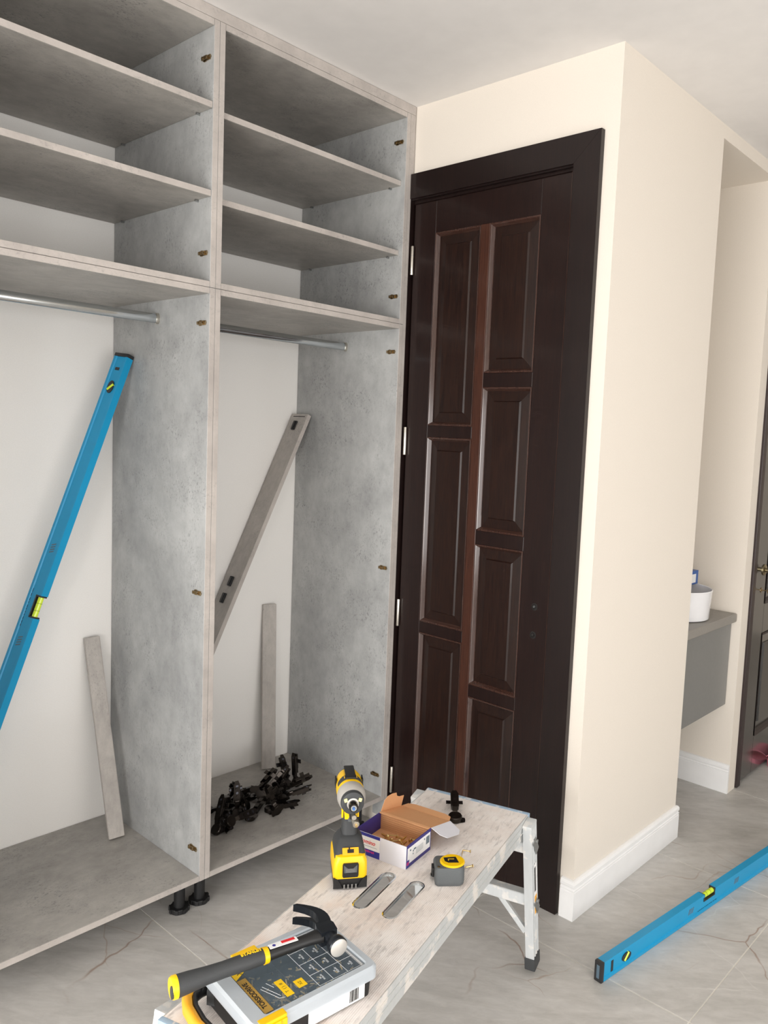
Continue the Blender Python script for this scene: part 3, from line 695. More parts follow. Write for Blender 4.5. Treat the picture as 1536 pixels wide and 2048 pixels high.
def bench_leg(sx, sy):
    """sx: +1 right, -1 left; sy: +1 far end, -1 near end"""
    xt = (BX1 + .0145) if sx > 0 else (BX0 - .0145)
    yt = -.040 if sy > 0 else BY0 + .040
    pt = Vector((xt, yt, .486)); pb = Vector((xt + sx * .004, yt + sy * .087, .03))
    zax = (pt - pb).normalized(); xax = Vector((1, 0, 0)); xax = (xax - zax * xax.dot(zax)).normalized(); yax = zax.cross(xax)
    m = Matrix((xax, yax, zax)).transposed().to_4x4(); m.translation = pb
    Ln = (pt - pb).length
    # channel with grooves on the outer face
    w, d = .013, .021
    prof = [(-w, -d), (w, -d)] if sx > 0 else [(-w, -d), (w, -d)]
    g = [(w, -d + .004), (w - .003, -d + .006), (w - .003, -d + .012), (w, -d + .014), (w, -.004), (w - .002, -.002), (w - .002, .002), (w, .004), (w, d - .014), (w - .003, d - .012), (w - .003, d - .006), (w, d - .004)]
    prof = [(-w, -d), (w, -d)] + g + [(w, d), (-w, d)]
    if sx < 0: prof = [(-a, b) for a, b in prof][::-1]
    lg = MB().loft([[(a, b, z) for a, b in prof] for z in (0, Ln)]).xf(m).done('leg', 'alu', bench)
    MB().bb((-w - .003, -d - .003, -.012), (w + .003, d + .003, .028), .003).xf(m).done('rubber_foot', 'rubber', lg)
    MB().bb((-w - .0008, -d - .0008, Ln - .002), (w + .0008, d + .0008, Ln + .008), .003).xf(m).done('leg_cap', 'alu', lg, smooth=True)
    if sx > 0 and sy > 0:
        MB().bb((w, -d + .012, .17), (w + .0006, d - .008, .34)).xf(m).done('warning_label', 'print_white', lg)
        MB().bb((w + .0006, -d + .014, .175), (w + .0009, d - .010, .235)).xf(m).done('orange_mark', 'orange', lg)
        MB().bb((w + .0006, -.006, .25), (w + .0009, .004, .33)).xf(m).done('label_print', 'print_black', lg)
    for zz in (.395, .195):
        MB().box((w * sx + sx * .0015, .008 * sy, zz), (.003, .024, .052), .001, (.42 * sy, 0, 0)).cyl((w * sx, 0.012 * sy, zz + .012), (w * sx + sx * .006, .012 * sy, zz + .012), .006, n=12).xf(m).done('galvanised_bracket', 'steel', lg)
    if sy > 0 and sx < 0:
        MB().box((w * sx - .002, 0, Ln - .05), (.006, .03, .05), .002).xf(m).done('red_release_lever', 'redpl', lg)
    # curved pivot plate between deck and leg
    MB().cyl((xt - sx * .0144, yt - sy * .004, .462), (xt - sx * .0105 - sx * .003, yt - sy * .004, .462), .026, n=24).done('pivot_plate', 'steel', lg, smooth=True)
    return pb, pt
for sy in (1, -1):
    for sx in (1, -1): bench_leg(sx, sy)
    yt = -.040 if sy > 0 else BY0 + .040
    for z, hh, nm in ((.415, .032, 'upper_rung'), (.245, .034, 'lower_rung')):
        y = yt + sy * .087 * (.492 - z) / .462
        MB().bb((BX0 - .003, y - .016, z - hh / 2), (BX1 + .003, y + .016, z + hh / 2), .002, 1).done(nm, 'alu', bench)
    y = yt + sy * .087 * (.492 - .2) / .462
    for sx in (1, -1):
        xa = BX1 - .092 if sx > 0 else BX0 + .092; xb = BX1 + .002 if sx > 0 else BX0 - .002
        a = Vector((xa, y - .004 * sy, .232)); b = Vector((xb, y + .012 * sy, .135)); d = b - a
        rot = Matrix.Rotation(math.atan2(-(d.z), d.x), 3, 'Y')
        MB().box((a + b) / 2, (d.length, .012, .016), .002, rot).done('brace', 'alu', bench)

# ------------------------------------------------------------------ impact driver
bp = BW(-.276, -.527, BH)
dr = thing('impact_driver', 'yellow and black cordless impact driver standing on its battery', 'power drill', (bp.x, bp.y, BH + .0003), (0, 0, math.radians(53)))
def rrect(w, d, r, z, cy=0, n=4):
    out = []
    for cx_, cy_, a0 in ((w - r, d - r, 0), (-w + r, d - r, PI / 2), (-w + r, -d + r, PI), (w - r, -d + r, 3 * PI / 2)):
        for k in range(n + 1):
            a = a0 + PI / 2 * k / n; out.append((cx_ + r * math.cos(a), cy_ + r * math.sin(a) + cy, z))
    return out
# battery: black tray, yellow shell
MB().loft([rrect(.0345, .050, .008, 0), rrect(.0375, .054, .009, .004), rrect(.0385, .0555, .010, .030), rrect(.0385, .0555, .010, .046)]).done('battery_tray', 'blackpl', dr, smooth=True)
by = MB().loft([rrect(.0392, .0562, .010, .026), rrect(.0398, .0568, .011, .036), rrect(.039, .056, .012, .062), rrect(.034, .052, .014, .076), rrect(.028, .046, .014, .079)]).done('battery_shell', 'yellow', dr, smooth=True)
MB().prism([(-.018, .0), (.018, 0), (.024, .012), (.030, .020), (.0388, .024), (.0388, .0), (.0388, -.002), (-.0388, -.002), (-.0388, .024), (-.030, .020), (-.024, .012)], -.0583, -.054, 'y').xf(Matrix.Translation((0, 0, .006))).done('battery_skirt', 'blackpl', dr)
rb = MB()
for k in range(4): rb.bb((-.0155 + k * .009, -.0592, .001), (-.0115 + k * .009, -.0575, .013), .0008, 1)
rb.done('foot_ribs', 'steel', dr)
bt = MB().prism([(-.0165, .030), (.0165, .030), (.0185, .034), (.0185, .060), (.0165, .064), (-.0165, .064), (-.0185, .060), (-.0185, .034)], -.0592, -.056, 'y').done('release_button', 'blackpl', dr)
MB().prism([(-.0145, .042), (.0145, .042), (.0155, .060), (.006, .052), (-.006, .052), (-.0155, .060)], -.0600, -.058, 'y').done('button_face', 'greyrub', bt)
rb = MB()
for z in (.044, .047, .050): rb.bb((-.011, -.0608, z), (.011, -.0598, z + .0012))
rb.done('button_rib', 'chrome', bt)
# sloping black foot under the handle
ft = MB().loft([rrect(.037, .053, .012, .062, 0), rrect(.0365, .052, .012, .070, .001), rrect(.0335, .043, .014, .086, .006), rrect(.026, .030, .014, .102, .008), rrect(.0195, .023, .012, .108, .010)]).done('handle_foot', 'rubber', dr, smooth=True)
sl_rot = Matrix.Rotation(math.radians(48), 4, 'X')
MB().box((0, 0, .001), (.038, .017, .0030), .0012).xf(Matrix.Translation((0, -.0425, .0840)) @ sl_rot).done('yellow_badge', 'orange', dr)
MB().box((0, 0, 0), (.015, .008, .0008)).box((-.003, .003, .001), (.003, .010, .0016)).xf(Matrix.Translation((0, -.0446, .0862)) @ sl_rot).done('battery_symbol', 'print_black', dr)
# handle
hd = MB().loft([rrect(.0185, .0235, .012, .100, .010), rrect(.0175, .0215, .012, .125, .012), rrect(.0178, .023, .012, .150, .014), rrect(.0195, .027, .012, .176, .016), rrect(.020, .032, .012, .190, .016)]).done('handle', 'rubber', dr, smooth=True)
MB().box((.0, -.008, .160), (.013, .018, .036), .005, (-.1, 0, 0)).done('trigger', 'greyrub', dr, smooth=True)
MB().prism([(-.010, .180), (.034, .180), (.034, .166), (.008, .172), (.002, .166), (-.002, .150), (-.008, .150), (-.009, .168)], -.0205, -.0165, 'x').done('yellow_handle_flash', 'yellow', dr)
MB().prism([(-.010, .180), (.034, .180), (.034, .166), (.008, .172), (.002, .166), (-.002, .150), (-.008, .150), (-.009, .168)], .0165, .0205, 'x').done('yellow_handle_flash', 'yellow', dr)
MB().loft([rrect(.0135, .004, .003, .150, -.013), rrect(.0165, .006, .003, .178, -.012)]).done('trigger_guard', 'yellow', dr, smooth=True)
# head, axis along local -Y at height HZ
HZ = .206
A = frame((0, 0, HZ), (1, 0, 0), (0, 0, 1))       # local z of the lathe -> -Y
MB().lathe([(.0, -.082), (.020, -.082), (.028, -.076), (.0315, -.062), (.0325, -.020), (.0325, .006), (.0315, .012), (.0, .012)], 36, A).done('motor_housing', 'yellow', dr, smooth=True)
tp = MB(); rr2 = []
for t_, yy in ((0, .080), (0, .016), (0, .006)):
    rr2.append([((.0335 if yy < .07 else .026) * math.sin(a), yy, HZ + (.0340 if yy < .07 else .028) * math.cos(a)) for a in [-1.12 + 2.24 * k / 14 for k in range(15)]] + [(.026 * math.sin(a), yy, HZ + .024 * math.cos(a)) for a in [1.12 - 2.24 * k / 14 for k in range(15)]])
tp.loft(rr2).done('top_grip', 'rubber', dr, smooth=True)
MB().bb((-.012, .002, HZ + .033), (.012, .072, HZ + .0375), .003).done('top_ridge', 'blackpl', dr, smooth=True)
for sx in (-1, 1):
    MB().box((sx * .0145, .030, HZ + .0330), (.0016, .04, .0018), .0005).done('yellow_piping', 'yellow', dr)
    v = MB().box((sx * .0318, .050, HZ + .006), (.003, .026, .020), .001).done('vent', 'blackpl', dr)
MB().lathe([(.0, .008), (.0330, .008), (.0335, .016), (.0320, .030), (.0265, .042), (.0245, .046), (.0, .046)], 36, A).done('nose_cone', 'silver', dr, smooth=True)
rg = MB().lathe([(.0, .040), (.0268, .040), (.0275, .046), (.0262, .054), (.0215, .057), (.0140, .057), (.0, .056)], 36, A).done('nose_bumper', 'rubber', dr, smooth=True)
for sx in (-1, 1):
    MB().box((sx * .0165, -.0578, HZ + .0095), (.0078, .0022, .0085), .0015, (0, sx * .3, 0)).done('led_lamp', 'led', rg)
MB().lathe([(.0, .055), (.0138, .055), (.0138, .0575), (.0105, .0585), (.0, .0585)], 28, A).done('washer_ring', 'silver', dr, smooth=True)
ck = MB().lathe([(.0, .056), (.0098, .056), (.0105, .060), (.0105, .074), (.0092, .078), (.0068, .0785), (.0, .076)], 28, A).done('chuck', 'blackmetal', dr, smooth=True)
MB().lathe([(.0068, .078), (.0068, .0792), (.0042, .0792), (.0042, .078)], 20, A).done('chuck_lip', 'chrome', ck, smooth=True)
MB().cyl((0, -.074, HZ), (0, -.084, HZ), .0036, .0028, n=6).done('driver_bit', 'bluebit', dr, label='blue hex bit in the chuck')
bc = MB().cyl((.003, -.048, HZ - .030), (.003, -.064, HZ - .030), .0055, n=16).cyl((.006, -.050, HZ - .042), (.008, -.068, HZ - .045), .0078, n=20, bev=.001).done('bit_holder', 'nickel', dr, smooth=True, label='spare bit holder under the nose')
MB().cyl((.008, -.068, HZ - .045), (.0085, -.074, HZ - .046), .0028, n=8).done('spare_bit', 'brass', bc)
MB().bb((-.006, -.052, HZ - .040), (.006, -.020, HZ - .024), .003).done('bit_clip', 'blackpl', dr)

# ------------------------------------------------------------------ open box of screws
bx0 = BW(-.168, -.436, BH)
box = thing('screw_box', 'open navy and white cardboard box holding loose screws', 'box', (bx0.x, bx0.y, BH + .0003), (0, 0, BTH + math.radians(-5.0)))
LX, LY, LZ, tk = .156, .116, .058, .0016      # the box occupies x -LX..0, y 0..LY
MB().bb((-LX + tk, tk, 0), (-tk, LY - tk, .012)).done('box_bottom', 'card', box)
f_ = MB().bb((-LX, 0, 0), (0, tk, LZ)).done('front_wall', 'cardw', box, label='white coated front wall')
MB().bb((-LX, -.0004, 0.001), (-LX * .50, 0, LZ)).done('navy_print', 'print_blue', f_)
MB().bb((-LX, -.0008, .0185), (-LX * .50, -.0004, .050)).done('logo_panel', 'print_white', f_)
s1 = MB().bb((-tk, tk, 0), (0, LY, LZ)).done('end_wall', 'cardb', box, label='navy end wall with a white label')
MB().bb((0, .006, .010), (.0005, LY - .004, LZ - .008)).done('white_label', 'print_white', s1)
s2 = MB().bb((-LX, tk, 0), (-LX + tk, LY, LZ)).done('end_wall', 'cardb', box)
bk = MB().bb((-LX + tk, LY - tk, tk), (-tk, LY, LZ)).done('back_wall', 'card', box)
rd = MB()
for k in range(9): rd.bb((-LX + tk, LY - tk - .0006, .006 + k * .0055), (-tk, LY - tk, .0068 + k * .0055))
rd.done('corrugation', 'cardd', bk)
MB().bb((-LX + tk, LY - .009, LZ - .001), (-tk, LY - .0005, LZ + .001)).done('folded_rim', 'card', box)
lt = MB()
# words on the box
text('domino', .015, frame((-LX * .74, -.0010, .037), (1, 0, 0), (0, 0, 1)), 'print_red', parent=f_, shear=.25, bold=.0002)
wl = MB()
for k in range(11): wl.bb((-LX + .010 + k * .0048, -.0006, .0100 + (k % 3) * .0006), (-LX + .0134 + k * .0048, -.0004, .0145 + (k % 4) * .0005))
wl.done('small_pink_line', 'print_pink', f_)
MB().bb((-LX + .006, -.0011, .034), (-LX + .0105, -.0008, .0395)).done('logo_square', 'print_blue', f_)
MB().bb((-LX + .010, -.0011, .0262), (-LX * .55, -.0008, .0268)).done('logo_line', 'print_grey', f_)
g = MB()
for k in range(9): g.bb((.0005, LY - .024 + k * .0018, .024), (.0008, LY - .0232 + k * .0018 + (k % 3) * .0003, .044))
for (y, z, l) in ((.016, .040, .005), (.030, .033, .004), (.034, .036, .010), (.030, .026, .003), (.082, .040, .004)):
    g.bb((.0005, y, z), (.0008, y + l, z + .004))
for k in range(5): g.bb((.0005, .045, .022 + k * .0034), (.0008, .078, .0226 + k * .0034))
g.done('label_print', 'print_grey', s1)
MB().bb((.0004, .002, .002), (.0009, .014, .020)).done('navy_corner', 'print_blue', s1)
MB().bb((.0009, .003, .008), (.0011, .012, .016)).done('pink_mark', 'print_pink', s1)
# lid thrown back
lidr = Matrix.Translation((0, LY, LZ)) @ Matrix.Rotation(math.radians(-13), 4, 'X')
ld = MB().bb((-LX, .0, -.0012), (0, .102, 0)).xf(lidr).done('lid', 'card', box)
def round_flap(w, h, n=8):
    return [(0, 0), (w * .85, 0), (w, .01 * 1), (w, h * .75)] + [(w - w * .42 * (1 - math.cos(PI / 2 * k / n)), h * .75 + h * .25 * math.sin(PI / 2 * k / n)) for k in range(1, n + 1)] + [(.0, h)]
fp = [(0, 0), (.030, .002), (.040, .012), (.044, .030), (.044, .052), (.034, .060), (.030, .075), (.030, .098), (0, .102)]
ml = lidr @ Matrix.Translation((-LX, 0, 0)) @ Matrix.Rotation(math.radians(-82), 4, 'Y')
MB().loft([[(a * 1.0, b, z) for a, b in fp] for z in (-.0005, .0007)]).xf(lidr @ Matrix.Translation((-LX, 0, 0)) @ Matrix.Rotation(math.radians(-80), 4, 'Y')).done('side_flap', 'card', box)
fl2 = [(0, .0), (.028, .004), (.044, .02), (.046, .08), (.036, .100), (0, .102)]
MB().loft([[(a, b, z) for a, b in fl2] for z in (-.0005, .0007)]).xf(lidr @ Matrix.Rotation(math.radians(24), 4, 'Y') @ Matrix.Rotation(math.radians(0), 4, 'X')).done('side_flap', 'cardw', box, label='white coated side flap')
fl3 = [(-LX + .002, .0), (-LX + .010, .020), (-LX + .03, .026), (-.03, .026), (-.010, .020), (-.002, 0)]
MB().loft([[(a, b, z) for a, b in fl3] for z in (-.0005, .0006)]).xf(lidr @ Matrix.Translation((0, .102, 0)) @ Matrix.Rotation(math.radians(14), 4, 'X')).done('tuck_flap', 'card', box)

# screws
def make_screw(L=.026, bent=False):
    """a screw lying along local X, its head at the origin end"""
    mb = MB()
    r = .0016
    if not bent:
        mb.cyl((.002, 0, 0), (L - .004, 0, 0), r, n=8).cyl((L - .004, 0, 0), (L, 0, 0), r, .0002, n=8)
        for k in range(int((L - .008) / .0022)): mb.cyl((.006 + k * .0022, 0, 0), (.0066 + k * .0022, 0, 0), r * 1.35, n=8)
    else:
        mb.cyl((.002, 0, 0), (L * .5, 0, 0), r, n=8).cyl((L * .5, 0, 0), (L * .56, L * .42, 0), r, .0006, n=8)
    s = mb.done('shank', 'brass')
    return s
def screw(label, loc, rot, L=.026, group='loose screws in the box', bent=False, cat='screw', gmat='brass'):
    t_ = thing('screw', label, cat, loc, rot, group)
    s = make_screw(L, bent); s.parent = t_
    MB().lathe([(.0, 0), (.0042, 0), (.0040, .001), (.0018, .0032), (0, .0034)], 12, Matrix.Rotation(PI / 2, 4, 'Y')).done('screw_head', gmat, t_)
    return t_
bmx = Matrix.Translation((bx0.x, bx0.y, BH + .0003)) @ Matrix.Rotation(BTH + math.radians(-5), 4, 'Z')
gs = 'loose yellow screws in the cardboard box'
rsx = random.Random(11)
for k in range(14):
    x = -.112 + k * .0062 + rsx.uniform(-.003, .003); y = rsx.uniform(.066, .092); z = .0166 + (k % 3) * .0042
    p_ = bmx @ Vector((x, y, z)); screw('loose yellow screw lying in the open cardboard box', p_, (0, rsx.uniform(.0, .10), rsx.uniform(0, 6.28)), rsx.choice((.026, .030)), gs)
p_ = bmx @ Vector((-.020, .072, .026))
cp = thing('cover_cap', 'round shiny metal cap in the front corner of the cardboard box', 'cap', p_, (.5, .25, .2))
MB().lathe([(0, .004), (.006, .0036), (.0085, .002), (.0095, -.001), (.0085, -.0015), (0.001, -.001)], 20).done('cap_disc', 'chrome', cp, smooth=True)
MB().cyl((0, 0, -.012), (0, 0, -.001), .002, n=8).done('cap_stem', 'steel', cp)
gb = 'bent screws behind the tape measure'
for (x, y, a, L_, bt_) in ((-.104, -.357, .4, .016, False), (-.085, -.335, 2.6, .020, False)):
    screw('small bronze screw lying just behind the tape measure', BW(x, y, BH + .0046), (0, .1, a + BTH), L_, gb, bt_, gmat='bronze')
screw('bent brass screw standing up behind the tape measure', BW(-.040, -.335, BH + .034), (-PI / 2, 0, BTH + PI + .2), .040, None, True)
screw('bronze screw sticking out right of the bent brass one, behind the tape measure', BW(-.028, -.345, BH + .0055), (0, .1, BTH - 2.4), .022, None)

# ------------------------------------------------------------------ tape measure
tp_ = BW(-.058, -.4215, BH)
tm = thing('tape_measure', 'grey rubber tape measure with a yellow ring lying on its side', 'tape measure', (tp_.x, tp_.y, BH + .0003), (0, 0, BTH + math.radians(31)))
def tshape(k, z):   # square-ish body with a big rounded right end
    out = []
    for cx_, cy_, r_, a0, ex in ((.018, .014, .018, 0, 1), (-.029, .024, .008, PI / 2, 1), (-.029, -.024, .008, PI, 1), (.020, -.018, .014, 3 * PI / 2, 1)):
        for q in range(6):
            a = a0 + PI / 2 * q / 5; out.append(((cx_ + r_ * math.cos(a)) * k, (cy_ + r_ * math.sin(a)) * k, z))
    return out
MB().loft([tshape(.90, 0), tshape(.97, .003), tshape(1.0, .010), tshape(1.0, .036), tshape(.96, .041), tshape(.90, .044)]).done('case', 'greyrub', tm, smooth=True)
dk = MB().lathe([(0, .0), (.0300, 0), (.0300, .0018), (.0270, .0040), (0, .0040)], 40, Matrix.Translation((.0065, .0015, .0435))).done('yellow_disc', 'yellow', tm, smooth=True)
MB().prism([(-.014, .013), (.016, .016), (.021, -.010), (-.004, -.010), (-.012, -.003)], .0470, .0479, 'z').done('black_badge', 'print_black', dk)
MB().bb((-.004, .005, .0479), (.011, .0068, .0482)).bb((-.004, -.001, .0479), (-.0022, .006, .0482)).done('badge_mark', 'print_yel', dk)
MB().bb((-.0425, -.010, .012), (-.036, .014, .034), .002).done('tape_mouth', 'blackpl', tm)
MB().bb((-.044, -.006, .010), (-.042, .008, .013)).bb((-.0445, -.006, .004), (-.0425, .008, .013)).done('end_hook', 'steel', tm)
MB().cyl((-.028, -.0215, .0435), (-.028, -.0215, .0450), .003, n=12).done('case_screw', 'brass', tm)

# ------------------------------------------------------------------ bit organiser
FR = Vector((-.0104, -.842)); ea = Vector((-.923, .385)); eb = Vector((-.385, -.923))
og = BW(FR.x, FR.y, BH)
# local frame: X runs left along ea, Y runs toward the camera along eb (X x Y points down, so flip X)
ang = math.atan2(-ea.y, -ea.x)            # direction of -ea  (to the right)
org = thing('bit_organiser', 'black bit organiser with clear printed lid and yellow latches', 'organiser case', (og.x, og.y, BH + .0003), (0, 0, BTH + ang))
# in this frame: x = -a (0 right edge, negative to the left), y = -b (0 far edge, negative toward the camera)
OW, OL, OH = .192, .262, .062
def rr4(x0, x1, y0, y1, r, z, n=4):
    out = []
    for cx_, cy_, a0 in ((x1 - r, y1 - r, 0), (x0 + r, y1 - r, PI / 2), (x0 + r, y0 + r, PI), (x1 - r, y0 + r, 3 * PI / 2)):
        for k in range(n + 1):
            a = a0 + PI / 2 * k / n; out.append((cx_ + r * math.cos(a), cy_ + r * math.sin(a), z))
    return out
tr = MB(); i_ = .010
tr.loft([rr4(-OW + i_, -i_, -OL + .006, -i_, .010, 0), rr4(-OW + i_ * .8, -i_ * .8, -OL + .004, -i_ * .8, .010, .036),
         rr4(-OW + i_ * .8 + .003, -i_ * .8 - .003, -OL + .007, -i_ * .8 - .003, .008, .036), rr4(-OW + i_ + .003, -i_ - .003, -OL + .009, -i_ - .003, .008, .004)], caps=True)
tr.done('tray', 'blackpl', org)
dv = MB()
for x in (-.06, -.10, -.14): dv.bb((x - .001, -.245, .004), (x + .001, -.015, .032))
for y in (-.075, -.135, -.19): dv.bb((-OW + .014, y - .001, .004), (-.014, y + .001, .032))
dv.done('divider', 'blackpl', org)
ln = MB()   # lid frame: skirt + top border around the window
wx0, wx1, wy0, wy1 = -.176, -.016, -.232, -.016
ln.loft([rr4(-OW, 0, -OL, 0, .014, .036), rr4(-OW, 0, -OL, 0, .014, .056), rr4(-OW + .004, -.004, -OL + .004, -.004, .012, .0615),
         rr4(wx0, wx1, wy0, wy1, .006, .0615), rr4(wx0 + .002, wx1 - .002, wy0 + .002, wy1 - .002, .005, .0585), rr4(wx0 - .003, wx1 + .003, wy0 - .003, wy1 + .003, .006, .0570),
         rr4(-OW + .003, -.003, -OL + .003, -.003, .012, .053), rr4(-OW + .002, -.002, -OL + .002, -.002, .013, .036)], caps=False)
lid_ = ln.done('lid_frame', 'frost', org, smooth=True, label='frosted clear lid frame')
MB().loft([rr4(wx0 + .0005, wx1 - .0005, wy0 + .0005, wy1 - .0005, .005, .0572), rr4(wx0 + .0005, wx1 - .0005, wy0 + .0005, wy1 - .0005, .005, .0584)]).done('lid_window', 'clearwin', org, label='clear printed lid window')
# step in the right rim, latches
for sx, y0 in ((1, -.200), (-1, -.155)):
    x = 0 if sx > 0 else -OW
    lt_ = MB().box((x + sx * .002, y0 - .025, .036), (.006, .050, .038), .002).box((x - sx * .005, y0 - .025, .0585), (.016, .050, .007), .002).done('latch', 'yellow', org, label='yellow latch')
    g = MB()
    for k in range(3): g.box((x + sx * .0055, y0 - .012 - k * .013, .044), (.0012, .002, .020))
    g.done('latch_rib', 'orange', lt_)
lb_ = MB().bb((-.0078, -.150, .004), (-.0060, -.028, .037)).done('white_label', 'print_white', org)
g = MB()
for k in range(8): g.bb((-.0060, -.062 + k * .0026, .008), (-.0056, -.0608 + k * .0026 + (k % 3) * .0004, .034))
g.done('barcode', 'print_black', lb_)
# handle
arms = MB()
for x0 in (-.186, -.030):
    arms.tube([(x0 + .0, -OL + .004, .022), (x0 + (.001), -OL - .012, .022), (x0 + .006 * (1 if x0 < -.1 else -1), -OL - .030, .022)], [(.009, .010)] * 3)
arms.done('handle_arm', 'blackpl', org, smooth=True)
pts = [(-.184, -OL - .020, .024), (-.176, -OL - .036, .026), (-.150, -OL - .046, .027), (-.106, -OL - .050, .027), (-.062, -OL - .046, .027), (-.036, -OL - .036, .026), (-.028, -OL - .020, .024)]
MB().tube(pts, [(.008, .010), (.010, .012), (.010, .012), (.010, .012), (.010, .012), (.010, .012), (.008, .010)]).done('handle_grip', 'orange', org, smooth=True)
MB().tube([(a, b + .013, c - .002) for a, b, c in pts], [(.006, .011)] * 7).done('handle_inner', 'blackpl', org, smooth=True)
MB().loft([[(x, y, z) for x, y in ((-.186, -OL + .012), (-.165, -OL - .004), (-.150, -OL + .008), (-.106, -OL + .014), (-.06, -OL + .008), (-.045, -OL - .004), (-.024, -OL + .012))] for z in (.008, .036)]).done('front_wall', 'rubber', org)
# lid print; the words read from the far side
up_x = Vector((-1, 0, 0)); dn = Vector((0, -1, 0)); ZP = .0589
def ptxt(s, size, x, y, mat, rot=PI, **k):
    return text(s, size, Matrix.Translation((x, y, ZP)) @ Matrix.Rotation(rot, 4, 'Z'), mat, parent=lid_, depth=.0001, **k)
MB().bb((-.124, -.229, ZP - .0004), (-.022, -.212, ZP)).done('gold_banner', 'print_gold', lid_)
MB().prism([(-.170, -.212), (-.150, -.229), (-.126, -.229), (-.140, -.206), (-.160, -.200)], ZP - .0004, ZP + .00005, 'z').done('yellow_flash', 'print_yel', lid_)
ptxt('TORSIODRIVE', .0125, -.073, -.2205, 'print_black', bold=.0004); ptxt('XTR', .012, -.148, -.215, 'print_black', shear=.2, bold=.0004)
MB().bb((-.082, -.178, ZP - .0004), (-.034, -.163, ZP)).bb((-.062, -.150, ZP - .0004), (-.040, -.132, ZP)).done('yellow_mark', 'print_yel', lid_)
ptxt('T  ( )  #', .009, -.058, -.1705, 'print_black'); ptxt('XZ', .008, -.051, -.141, 'print_black')
g = MB(); hw_ = .0005
def lnp(x0, y0, x1, y1):
    a = Vector((x0, y0, 0)); b = Vector((x1, y1, 0)); d = (b - a); m_ = (a + b) / 2
    g.box((m_.x, m_.y, ZP - .0002), (d.length, .0006, .0004), 0, (0, 0, math.atan2(d.y, d.x)))
for x in (-.168, -.130, -.092, -.056, -.022): lnp(x, -.024, x, -.118 if x > -.15 else -.09)
for y in (-.024, -.056, -.088, -.118): lnp(-.168, y, -.022, y)
lnp(-.080, -.205, -.040, -.190); lnp(-.084, -.200, -.044, -.185); lnp(-.040, -.190, -.036, -.180); lnp(-.088, -.190, -.070, -.184)
g.done('white_grid', 'print_white', lid_)
for i, x in enumerate((-.149, -.111, -.074, -.039)):
    for j, y in enumerate((-.040, -.072, -.103)):
        if j == 2 and i == 0: continue
        ptxt(('100', '50', '30', '24')[i] + '\n' + ('TX20', 'PZ2x50', 'PH2x30')[j], .0050, x, y, 'print_white')
rg_ = MB(); rg_.lathe([(.0075, 0), (.0085, 0), (.0085, .0004), (.0075, .0004)], 24, Matrix.Translation((-.150, -.165, ZP - .0003))); rg_.box((-.150, -.165, ZP - .0001), (.009, .0012, .0004), 0, (0, 0, .8)).box((-.150, -.165, ZP - .0001), (.009, .0012, .0004), 0, (0, 0, -.8)); rg_.done('round_mark', 'print_white', lid_)
# bits and screws seen through the lid
st = MB(); rs = random.Random(3)
for k in range(240):
    x = rs.uniform(-.165, -.025); y = rs.uniform(-.235, -.022)
    if rs.random() < .6: x = rs.gauss(-.055, .022); y = rs.gauss(-.145, .030)
    x = min(max(x, -.170), -.020); y = min(max(y, -.232), -.020)
    a = rs.uniform(0, PI); z = rs.uniform(.008, .040); l = rs.uniform(.006, .012)
    st.cyl((x - l * math.cos(a) * .5, y - l * math.sin(a) * .5, z), (x + l * math.cos(a) * .5, y + l * math.sin(a) * .5, z + rs.uniform(-.004, .006)), .0014, n=6)
o = st.done('bit_contents', 'brass', org); o['kind'] = 'stuff'

# ------------------------------------------------------------------ claw hammer
# head lies on the lid; local X = claw direction, local Y = toward the butt, Z up
hc = BW(-.118, -.862, .5955)
hdv = BM.to_3x3() @ Vector((-.505, -.863, 0)); hdv.normalize()
angh = math.atan2(hdv.y, hdv.x) - PI / 2           # local Y -> handle direction
ham = thing('claw_hammer', 'black claw hammer with yellow striped grip lying on the clear lid', 'hammer', (hc.x, hc.y, .5985), (math.radians(1.2), 0, angh))
# local -X or +X toward the claw: with Y to the butt, the claw lies to the left seen from behind the head
test = (Matrix.Rotation(angh, 3, 'Z') @ Vector((1, 0, 0))).dot(BM.to_3x3() @ Vector((-.9, .42, 0)))
CS = 1 if test > 0 else -1
def hx(x): return CS * x
MB().loft([[(hx(x), y, z) for y, z in p] for x, p in (
    (-.014, [(-.016, -.014), (.016, -.014), (.016, .014), (-.016, .014)]),
    (.006, [(-.018, -.015), (.018, -.015), (.018, .015), (-.018, .015)]),
    (.020, [(-.014, -.015), (.014, -.015), (.014, .015), (-.014, .015)]))]).done('head_block', 'gunmetal', ham)
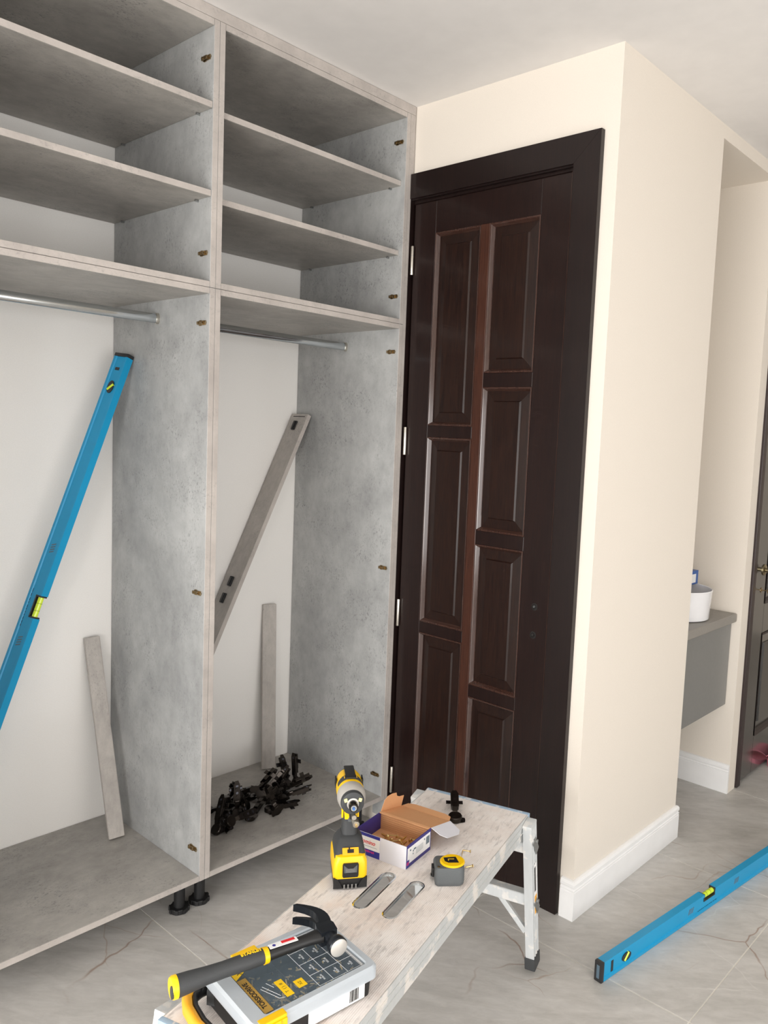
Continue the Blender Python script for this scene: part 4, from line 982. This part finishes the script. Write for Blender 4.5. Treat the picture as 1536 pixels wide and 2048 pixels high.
# neck and face, axis -x
FA = frame((0, -.002, 0), (0, 1, 0), (0, 0, CS * 1)) if CS > 0 else frame((0, -.002, 0), (0, 1, 0), (0, 0, 1))
zl = (FA.to_3x3() @ Vector((0, 0, 1))).x
if zl * CS > 0: FA = frame((0, -.002, 0), (0, -1, 0), FA.to_3x3() @ Vector((0, 1, 0)))
MB().lathe([(0, .008), (.014, .010), (.0115, .022), (.0125, .028), (.0175, .034), (.0185, .040), (.0185, .048), (.0170, .050), (0, .050)], 32, FA).done('neck', 'gunmetal', ham, smooth=True)
MB().lathe([(0, .049), (.0168, .0500), (.0168, .0510), (.0150, .0522), (0, .0528)], 32, FA).done('striking_face', 'silver', ham, smooth=True, label='worn silver striking face')
for sz in (-1, 1):
    rings = []
    for t_ in [k / 8 for k in range(9)]:
        x = .016 + .072 * t_; y = -.004 + .030 * t_ ** 2.2 - .008 * math.sin(PI * t_)
        z = sz * (.0075 + .006 * t_); w_ = .0075 - .0005 * t_; h_ = .013 * (1 - t_) + .0038 * t_
        rings.append([(hx(x), y - h_, z - w_), (hx(x), y + h_, z - w_), (hx(x), y + h_, z + w_), (hx(x), y - h_, z + w_)])
    MB().loft(rings).done('claw_prong', 'gunmetal', ham)
# handle
hp_ = [(0, .012, 0), (0, .035, 0), (0, .060, -.001), (0, .10, -.002), (0, .13, -.003)]
MB().tube(hp_, [(.017, .012), (.0125, .0105), (.0115, .0105), (.0120, .0115), (.0135, .0125)], 18).done('handle_shaft', 'blackpl', ham, smooth=True)
gp = [(0, .125, -.003), (0, .145, -.003), (0, .17, -.003), (0, .20, -.0035), (0, .23, -.004), (0, .262, -.005), (0, .285, -.006)]
MB().tube(gp, [(.0138, .0130), (.0150, .0145), (.0150, .0142), (.0140, .0140), (.0150, .0150), (.0175, .0180), (.0185, .0195)], 22).done('rubber_grip', 'rubber', ham, smooth=True)
MB().tube([(0, .118, -.003), (0, .127, -.003)], [(.0148, .0141), (.0153, .0147)], 22).done('yellow_band', 'yellow', ham, smooth=True, label='yellow band above the grip')
bt_ = MB().tube([(0, .282, -.006), (0, .289, -.006), (0, .292, -.006)], [(.0188, .0198), (.0186, .0196), (.0165, .0175)], 26).done('butt_cap', 'yellow', ham, smooth=True, label='yellow butt cap')
MB().loft([[(hx(-.009) + .0082 * math.cos(a), y, -.008 + .0115 * math.sin(a)) for a in [2 * PI * k / 20 for k in range(20)]] for y in (.290, .2932)]).done('butt_insert', 'rubber', bt_, smooth=True)
th = (Matrix.Rotation(angh, 3, 'Z') @ Vector((0, -1, 0)))
xr = Vector((0, -1, 0)); yr = Vector((1, 0, 0))
MB().box((0, .088, .0105), (.013, .055, .0012), .0005).done('paper_label', 'print_white', ham)
MB().box((hx(.002), .078, .0112), (.007, .026, .0006)).done('red_stripe', 'print_red', ham)
MB().cyl((0, .106, .0108), (0, .106, .0114), .0032, n=14).done('blue_dot', 'print_blue', ham)
text('STANLEY', .0095, frame((hx(.0005), .149, .0116), (0, -1, 0), (1, 0, 0)), 'print_yel', parent=ham, depth=.0006, bold=.0003)

# loose hinge on the bench
hb = BW(-.166, -.150, BH)
hinge0['label'] = 'single black cabinet hinge on the work platform behind the screw box'; hinge0['category'] = 'hinge'
hinge0.location = (hb.x, hb.y, BH + .0042); hinge0.rotation_euler = (math.radians(7), 0, math.radians(42)); hinge0.scale = (1.12, 1.12, 1.12)
pile_things = []
for i, (l_, q_) in enumerate(PILE):
    c = copy_tree(hinge0); c['category'] = 'hinge'; c['group'] = 'black hinges piled on the cabinet floor'
    c.scale = (1.13, 1.13, 1.13); c.rotation_mode = 'QUATERNION'; c.location = l_; c.rotation_quaternion = q_
    c['label'] = 'black cabinet hinge in the middle of the jumbled pile on the cabinet floor'
    pile_things.append(c)
pile_things.sort(key=lambda o: o.location.x * .757 + o.location.y * .653)
for c, w_ in ((pile_things[0], 'leftmost black hinge of the pile, half behind the cabinet upright'), (pile_things[-1], 'rightmost black hinge of the pile, nearest the drill'),
              (max(pile_things[1:-1], key=lambda o: o.location.z), 'topmost black hinge of the pile, resting on the others')):
    c['label'] = w_
scr = [o for o in COL.objects if o.get('group') == gs]
scr.sort(key=lambda o: o.location.x * .757 + o.location.y * .653)
scr[0]['label'] = 'leftmost loose yellow screw in the cardboard box, nearest the drill'
scr[-1]['label'] = 'rightmost loose yellow screw in the cardboard box, beside the shiny cap'
two = [o for o in COL.objects if o.get('group') == gb]
two.sort(key=lambda o: o.location.x * .757 + o.location.y * .653)
for o, w_ in zip(two, ('left', 'right')): o['label'] = 'small bronze screw just behind the tape measure, the %s one of two' % w_
